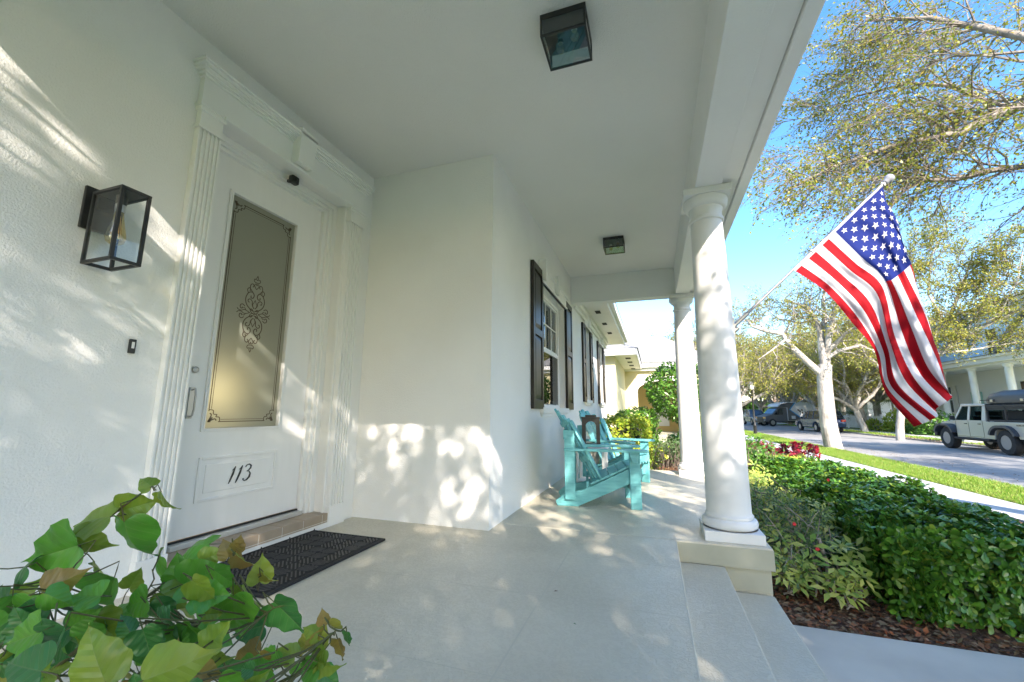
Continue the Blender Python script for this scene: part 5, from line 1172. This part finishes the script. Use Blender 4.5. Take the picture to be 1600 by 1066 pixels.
for s in (-1,1):
    x0,x1=s*(W+.001),s*(W+.006)
    MB().prism([(1.19,.66),(1.19,2.13),(2.2,2.22),(1.9,2.55),(1.25,2.70),(.35,2.70),(1.0,1.9),(-.6,.66)],0,x0,x1).build('grey_panel',G,r)
    MB().prism([(.35,2.70),(.20,2.70),(.86,1.9),(-.78,.66),(-.6,.66),(1.0,1.9)],0,s*(W+.0065),s*(W+.009)).build('stripe',BL,r)
    w=MB(); 
    for k,(a,b) in enumerate(((-.1,1.95),(-.3,1.8),(-.55,1.95),(-.6,1.62),(-.9,1.7),(-.95,1.4))): w.prism([(a,b),(a+.16,b+.05),(a+.12,b-.18),(a-.04,b-.2)],0,x0,s*(W+.007))
    w.build('lettering',M['black'],r)
    MB().box(s*(W+.0062),s*(W+.009),.35,.8,.85,1.2).build('notice',WHT,r)
    MB().box(s*.5,s*.9,3.76,3.86,.85,1.05).build('headlight',mat('thead_%d'%(s+1),(.9,.5,.15),.2),r,.02); MB().box(s*W,s*(W+.25),2.35,2.45,1.4,1.75).build('wing_mirror',M['black'],r,.02)
    for y in (3.0,-2.6): wheel(r,s*.85,y,.42,.26,M['steel'],6)
MB().box(-.55,.55,3.85,3.9,.62,1.05).box(-.95,.95,3.82,3.95,.42,.6).build('grille',M['black'],r,.02); MB().box(-.5,.5,-4.2,3.2,.42,.66).build('chassis',M['dark'],r)
# ============================================================ HOUSES BEYOND
roofm=mat('pale_shingles',(.20,.20,.195),.9,(.28,.28,.27),4,.4,20,.02); tilem=mat('terracotta_tiles',(.42,.24,.16),.85,(.52,.33,.24),3,.5,14,.03)
cream=mat('cream_stucco',(.68,.62,.40),.85,(.64,.58,.37),1,.2,60,.01); ochre=mat('ochre_stucco',(.66,.48,.20),.85); yellow=mat('yellow_stucco',(.72,.60,.30),.85)
bluew=mat('pale_blue_siding',(.62,.80,.88),.7,bump=.0); whitew=mat('white_siding',(.84,.85,.85),.7)
# next-door house
nb=empty('cream_house',(0,18,-.5)); tag(nb,'pale yellow house next door with a grey roof and an arched porch','house')
nb.location=(0,0,0)
B=lambda mb,n,m,bv=0: mb.build(n,m,nb,bv)
w=MB(); w.box(-9,-1.35,16.6,24,-.5,3.15); B(w,'wall',cream)
w=MB(); w.box(-9.2,-.55,16.2,24.0,3.15,3.2).box(-.58,-.5,16.15,24,3.12,3.38).box(-9.2,-.58,16.12,16.2,3.12,3.38); B(w,'eave',M['trim'],.02)
for yy in (17.2,18.6,20.0,21.6): B(MB().box(-1.0,-.8,yy,yy+.4,3.135,3.149),'soffit_vent',M['dark'])
w=MB(); w.add([(-.46,16.1,3.38),(-.46,24,3.38),(-4.5,24,5.3),(-4.5,20.4,5.3),(-9.3,16.1,3.38)],[(0,1,2,3),(0,3,4)]); B(w,'roof',roofm)
# porch wing: arch facing the camera
def archwall(w,x0,x1,z0,z1,ax0,ax1,az,r_,y0,y1):
    n=14; cx=(ax0+ax1)/2; hw=(ax1-ax0)/2
    w.box(x0,ax0,y0,y1,z0,z1); w.box(ax1,x1,y0,y1,z0,z1)
    pts=[(ax0,z1),(ax1,z1),(ax1,az)]+[(cx+hw*math.cos(math.pi*i/n),az+r_*math.sin(math.pi*i/n)) for i in range(1,n)]+[(ax0,az)]
    for i in range(n):
        a0=math.pi*i/n;a1=math.pi*(i+1)/n; p=(cx+hw*math.cos(a0),az+r_*math.sin(a0)); q_=(cx+hw*math.cos(a1),az+r_*math.sin(a1))
        w.prism([p,(p[0],z1),(q_[0],z1),q_],1,y0,y1)
w=MB(); archwall(w,-1.35,2.6,-.5,3.05,-.75,1.9,2.05,.5,22.2,22.5); B(w,'porch_wall',cream)
w=MB(); archwall(w,-.78,1.93,2.0,2.75,-.75,1.9,2.051,.501,22.14,22.199); B(w,'arch_trim',M['trim'])
w=MB(); w.box(-1.35,2.6,26,26.3,-.5,3.05); B(w,'porch_back_wall',ochre); w=MB(); w.box(2.3,2.6,22.5,26,-.5,3.05); B(w,'porch_side_wall',yellow)
B(MB().box(-1.35,2.6,22.5,26,3.0,3.05),'porch_ceiling',ochre); B(MB().box(-1.35,2.6,22.2,26,-.5,-.1),'porch_floor',M['plinth'])
for z0,z1,p in ((3.05,3.2,.25),(3.2,3.42,.45)): B(MB().box(-1.35,2.6+p,22.2-p,26.5,z0,z1),'cornice',M['trim'],.02)
w=MB(); w.add([(-1.4,21.7,3.43),(3.1,21.7,3.43),(3.1,27,3.43),(1.5,25,4.6),(.6,24.4,5.2),(-4,24.4,5.2),(-4,21.7,3.43)],[(0,1,3,4,5,6),(1,2,3)]); B(w,'porch_roof',roofm)
B(MB().box(.0,.8,25.95,25.999,.2,2.1),'door',M['door']); B(MB().box(1.3,2.0,25.95,25.999,.9,2.1),'window',M['shutter'])
# pale blue house across the road
bh=empty('blue_house',(0,0,0)); tag(bh,'pale blue two-storey house with a white columned porch across the road','house')
B=lambda mb,n,m,bv=0: mb.build(n,m,bh,bv)
XP=21.0
w=MB(); w.box(23.2,33,31,46.5,-.5,8.2); B(w,'wall',whitew)
w=MB(); z=4.7
while z<8.1: w.box(23.14,23.2,36.8,46.5,z,z+.17); z+=.18
B(w,'siding',bluew)
B(MB().box(22.5,33.6,30.4,47.1,8.2,8.5),'eave',M['trim'],.03)
w=MB(); w.add([(22.3,30.2,8.5),(22.3,47.3,8.5),(33.8,47.3,8.5),(33.8,30.2,8.5),(28,35,10.6),(28,42,10.6)],[(0,1,5,4),(1,2,5),(2,3,4,5),(3,0,4)]); B(w,'roof',roofm)
B(MB().box(XP-.4,23.2,30.5,48.2,4.25,4.55).box(XP-.6,23.2,30.3,48.5,4.55,4.72),'porch_entablature',M['trim'],.03)
w=MB(); w.add([(XP-.7,30.2,4.72),(XP-.7,48.6,4.72),(23.2,48.6,5.1),(23.2,30.2,5.1)],[(0,1,2,3)]); B(w,'porch_roof',roofm)
B(MB().box(XP-.3,23.2,30.6,48.2,-.5,.15),'porch_floor',M['sidewalk'],.02); B(MB().box(XP-.1,23.2,30.6,48.2,4.1,4.25),'porch_ceiling',M['trim'])
for yy in (31.2,34.4,37.6,40.8,44.0,47.6): B(MB().lathe([(.26,.15),(.26,.3),(.2,.34),(.19,3.9),(.24,3.95),(.26,4.1)],(XP+.1,yy,0),16),'column',M['trim'])
def hw(y,z,h,wd=.55,x=23.13):
    e=empty('window',(x,y,z)); e.parent=bh; MB().box(-.06,0,-wd,wd,0,h).build('frame',M['trim'],e,.01); MB().box(-.075,-.062,-wd+.09,wd-.09,.09,h/2-.04).box(-.075,-.062,-wd+.09,wd-.09,h/2+.04,h-.09).build('pane',CARGL,e)
    for s in (-1,1): MB().box(-.05,0,s*(wd+.04),s*(wd+.5),0,h).build('shutter',M['tablewhite'],e,.01)
hw(38.6,5.15,1.9); hw(34,5.15,1.9,.55,23.19); hw(44.3,1.0,2.2); hw(36.5,1.0,2.2,.55,23.19)
e=empty('round_window',(23.13,45.0,6.2)); e.parent=bh; MB().lathe([(.45,-.08),(.45,0)],(0,0,0),24,0,0).build('frame',M['trim'],e); MB().lathe([(.34,-.09),(.34,-.081)],(0,0,0),24,0,0).build('pane',CARGL,e)
B(MB().box(23.1,23.15,40.6,41.7,.15,2.6),'door',mat('seafoam_door',(.35,.6,.55),.4)); 
w=MB(); w.prism([(30.0,4.75),(36.6,4.75),(33.3,7.4)],0,22.0,23.2); B(w,'gable',whitew); w=MB(); w.prism([(29.6,4.6),(33.3,7.6),(37,4.6),(37,4.85),(33.3,7.85),(29.6,4.85)],0,21.8,23.3); B(w,'gable_roof',roofm)
# tiled houses farther along
def tiled(x,y,L,Wd,label,hh=3.0,rh=2.0,wm=None):
    r=empty('tiled_house',(x,y,-.5)); tag(r,label,'house','tile-roofed houses far across the road'); wm=wm or cream
    MB().box(0,Wd,0,L,0,hh).build('wall',wm,r); e=.6
    MB().add([(-e,-e,hh),(Wd+e,-e,hh),(Wd+e,L+e,hh),(-e,L+e,hh),(Wd/2,Wd/2,hh+rh),(Wd/2,L-Wd/2,hh+rh)],[(0,1,4),(1,2,5,4),(2,3,5),(3,0,4,5),(0,3,2,1)]).build('roof',tilem,r)
    for k in range(3): MB().box(-.04,-.0,L*(k+.6)/3.4,L*(k+.6)/3.4+1.3,.9,2.2).build('window',CARGL,r); MB().box(-.08,-.041,L*(k+.6)/3.4-.1,L*(k+.6)/3.4+1.4,2.2,2.32).build('window_lintel',M['trim'],r)
tiled(24.5,62,15,9,'cream house with a terracotta tile roof behind the picket fence',3.4,2.1,whitew); tiled(23,82,16,10,'tile-roofed cream house behind the box truck',3.6,2.4); tiled(-8,72,14,9,'tile-roofed house at the left end of the street',3.4,2.2); tiled(-6,40,14,5,'tile-roofed house behind the cream house next door',3.2,1.8)
# picket fence
r=empty('picket_fence',(18.2,44,-.47)); tag(r,'white picket fence across the road behind the blue car','fence')
w=MB(); y=0
while y<20: w.prism([(y,.08),(y,1.15),(y+.045,1.25),(y+.09,1.15),(y+.09,.08)],0,-.012,.012); y+=.17
w.build('pickets',M['tablewhite'],r); MB().box(.012,.05,0,20,.3,.38).box(.012,.05,0,20,.9,.98).build('rail',M['tablewhite'],r)
for k in range(7): MB().box(.0,.12,k*3.3-.06,k*3.3+.06,0,1.3).box(-.02,.14,k*3.3-.08,k*3.3+.08,1.3,1.36).build('post',M['tablewhite'],r)
# palms and shrubs across the road
def palm(x,y,h,label,s=1):
    r=empty('small_palm',(x,y,-.5)); tag(r,label,'palm','small palms across the road'); MB().tube([(0,0,0),(.05,0,h*.5),(0,.04,h)],[.12,.09,.07],8).build('trunk',M['bark'],r)
    P=[];T=[];N=[];S=[]
    for i in range(16):
        a=i*2.4; el=random.uniform(-.1,1.1); prev=V3((0,0,h)); d=V3((math.cos(a)*math.cos(el),math.sin(a)*math.cos(el),math.sin(el)))
        for j in range(12):
            d=(d+V3((0,0,-.10))).normalized(); nx=prev+d*.15*s; sd=d.cross(V3((0,0,1))).normalized()
            for sg in (-1,1): P.append(tuple(nx));T.append(tuple(sd*sg+d*.5+V3((0,0,-.25))));N.append((0,0,1));S.append(.45*s*(1-j/16))
            prev=nx
    V,Fq=leaf_inst(P,T,N,S,([(0,0,0),(.07,.4,0),(0,1,-.1),(-.07,.4,0)],[(0,1,2,3)])); fastmesh('frond',V,Fq,M['palm'],r)
palm(19.8,45.5,2.6,'young palm in front of the terracotta-roofed house',1.0); palm(19.5,50.5,1.2,'low bright green palm behind the picket fence, left of the leaning tree',1.3); palm(20,54,1.6,'bright palm between the pale trunk and the leaning tree',1.3); palm(20.5,64,2.4,'palm standing above the box truck',1.3)
def bush(x,y,z,rx,ry,rz,n,m,size,label):
    r=empty('round_bush',(x,y,z)); tag(r,label,'bush'); d=rnd_unit(n); d[:,2]=np.abs(d[:,2]); k=(1-.35*RNG.random(n)**2)*(1+.10*np.sin(d[:,0]*6+d[:,1]*4)); P=d*k[:,None]*[rx,ry,rz]
    V,Fq=leaf_inst(P,rnd_unit(n)+d*.6,d+rnd_unit(n)*.8,RNG.uniform(.6,1.3,n)*size,LEAF_OVAL); fastmesh('foliage',V,Fq,m,r)
    w=MB()
    for i in range(14): e=V3((random.uniform(-.7,.7)*rx,random.uniform(-.7,.7)*ry,rz*.7)); w.tube([(e.x*.2,e.y*.2,0),tuple(e)],[.03,.01],4)
    w.build('stem',M['twig'],r)
bush(18.2,36.5,-.47,1.2,1.4,1.5,1500,M['boxleaf'],.22,'round dark green bush in front of the blue house')
bush(17.9,32.6,-.47,.8,.9,1.0,900,M['boxleaf'],.2,'rounded green bush left of the off-road pickup')
bush(18.3,41.5,-.47,1.0,1.2,1.7,1400,M['yellowleaf'],.2,'bright leafy bush below the hanging flag')
bush(18.2,44.8,-.47,.9,1.0,1.0,900,M['yellowleaf'],.2,'low yellow-green bush at the near end of the picket fence')
bush(18.6,39.0,-.47,1.0,1.3,.8,900,M['boxleaf'],.2,'low clipped bush beside the bright leafy bush')
bush(18.0,28.5,-.47,1.0,1.6,.9,1100,M['boxleaf'],.2,'low green bush seen behind the front wheel of the off-road pickup')
bush(3.9,36,-.47,1.6,3,1.6,1800,M['boxleaf'],.25,'large green bush left of the lamp post')
bush(2.2,22,-.47,1.0,2.5,1.3,1800,M['yellowleaf'],.2,'green bush behind the big column')
hedge('far_hedge','dark hedge closing the far end of the road',(-8,30,104,107,-.5,3.2),2600,.5,M['boxleaf'],LEAF_OVAL,None,True,'hedge',3)
hedge('far_hedge','green hedge in front of the tiled house behind the box truck',(19,21,66,84,-.5,1.8),1800,.3,M['boxleaf'],LEAF_OVAL,None,True,'hedge',3)
# ============================================================ LIGHT
SUN=Vector((.46,-.888,.595)).normalized()
sc=bpy.context.scene
wd=bpy.data.worlds.new('World'); sc.world=wd; wd.use_nodes=True; t=wd.node_tree
sky=t.nodes.new('ShaderNodeTexSky'); sky.sky_type='NISHITA'; sky.sun_disc=False
sky.sun_elevation=math.asin(SUN.z); sky.sun_rotation=math.atan2(SUN.x,SUN.y); sky.air_density=1.0; sky.dust_density=.6; sky.ozone_density=2.5
hs=t.nodes.new('ShaderNodeHueSaturation'); hs.inputs['Saturation'].default_value=1.28; t.links.new(sky.outputs[0],hs.inputs['Color']); t.links.new(hs.outputs[0],t.nodes['Background'].inputs[0]); t.nodes['Background'].inputs[1].default_value=.15
sl=bpy.data.lights.new('sun','SUN'); sl.energy=3.6; sl.angle=R_(.45); sl.color=(1,.95,.87)
so=bpy.data.objects.new('sun',sl); C.objects.link(so); so.rotation_euler=SUN.to_track_quat('Z','Y').to_euler()
sc.view_settings.view_transform='Standard'; sc.view_settings.look='None'; sc.view_settings.exposure=2.0; sc.view_settings.gamma=1; sc.view_settings.use_white_balance=True; sc.view_settings.white_balance_temperature=7050; sc.view_settings.white_balance_tint=15
sc.cycles.max_bounces=8; sc.cycles.diffuse_bounces=6; sc.cycles.transparent_max_bounces=16; sc.cycles.caustics_reflective=False; sc.cycles.caustics_refractive=False
sc.cycles.use_denoising=True; sc.cycles.sample_clamp_indirect=6
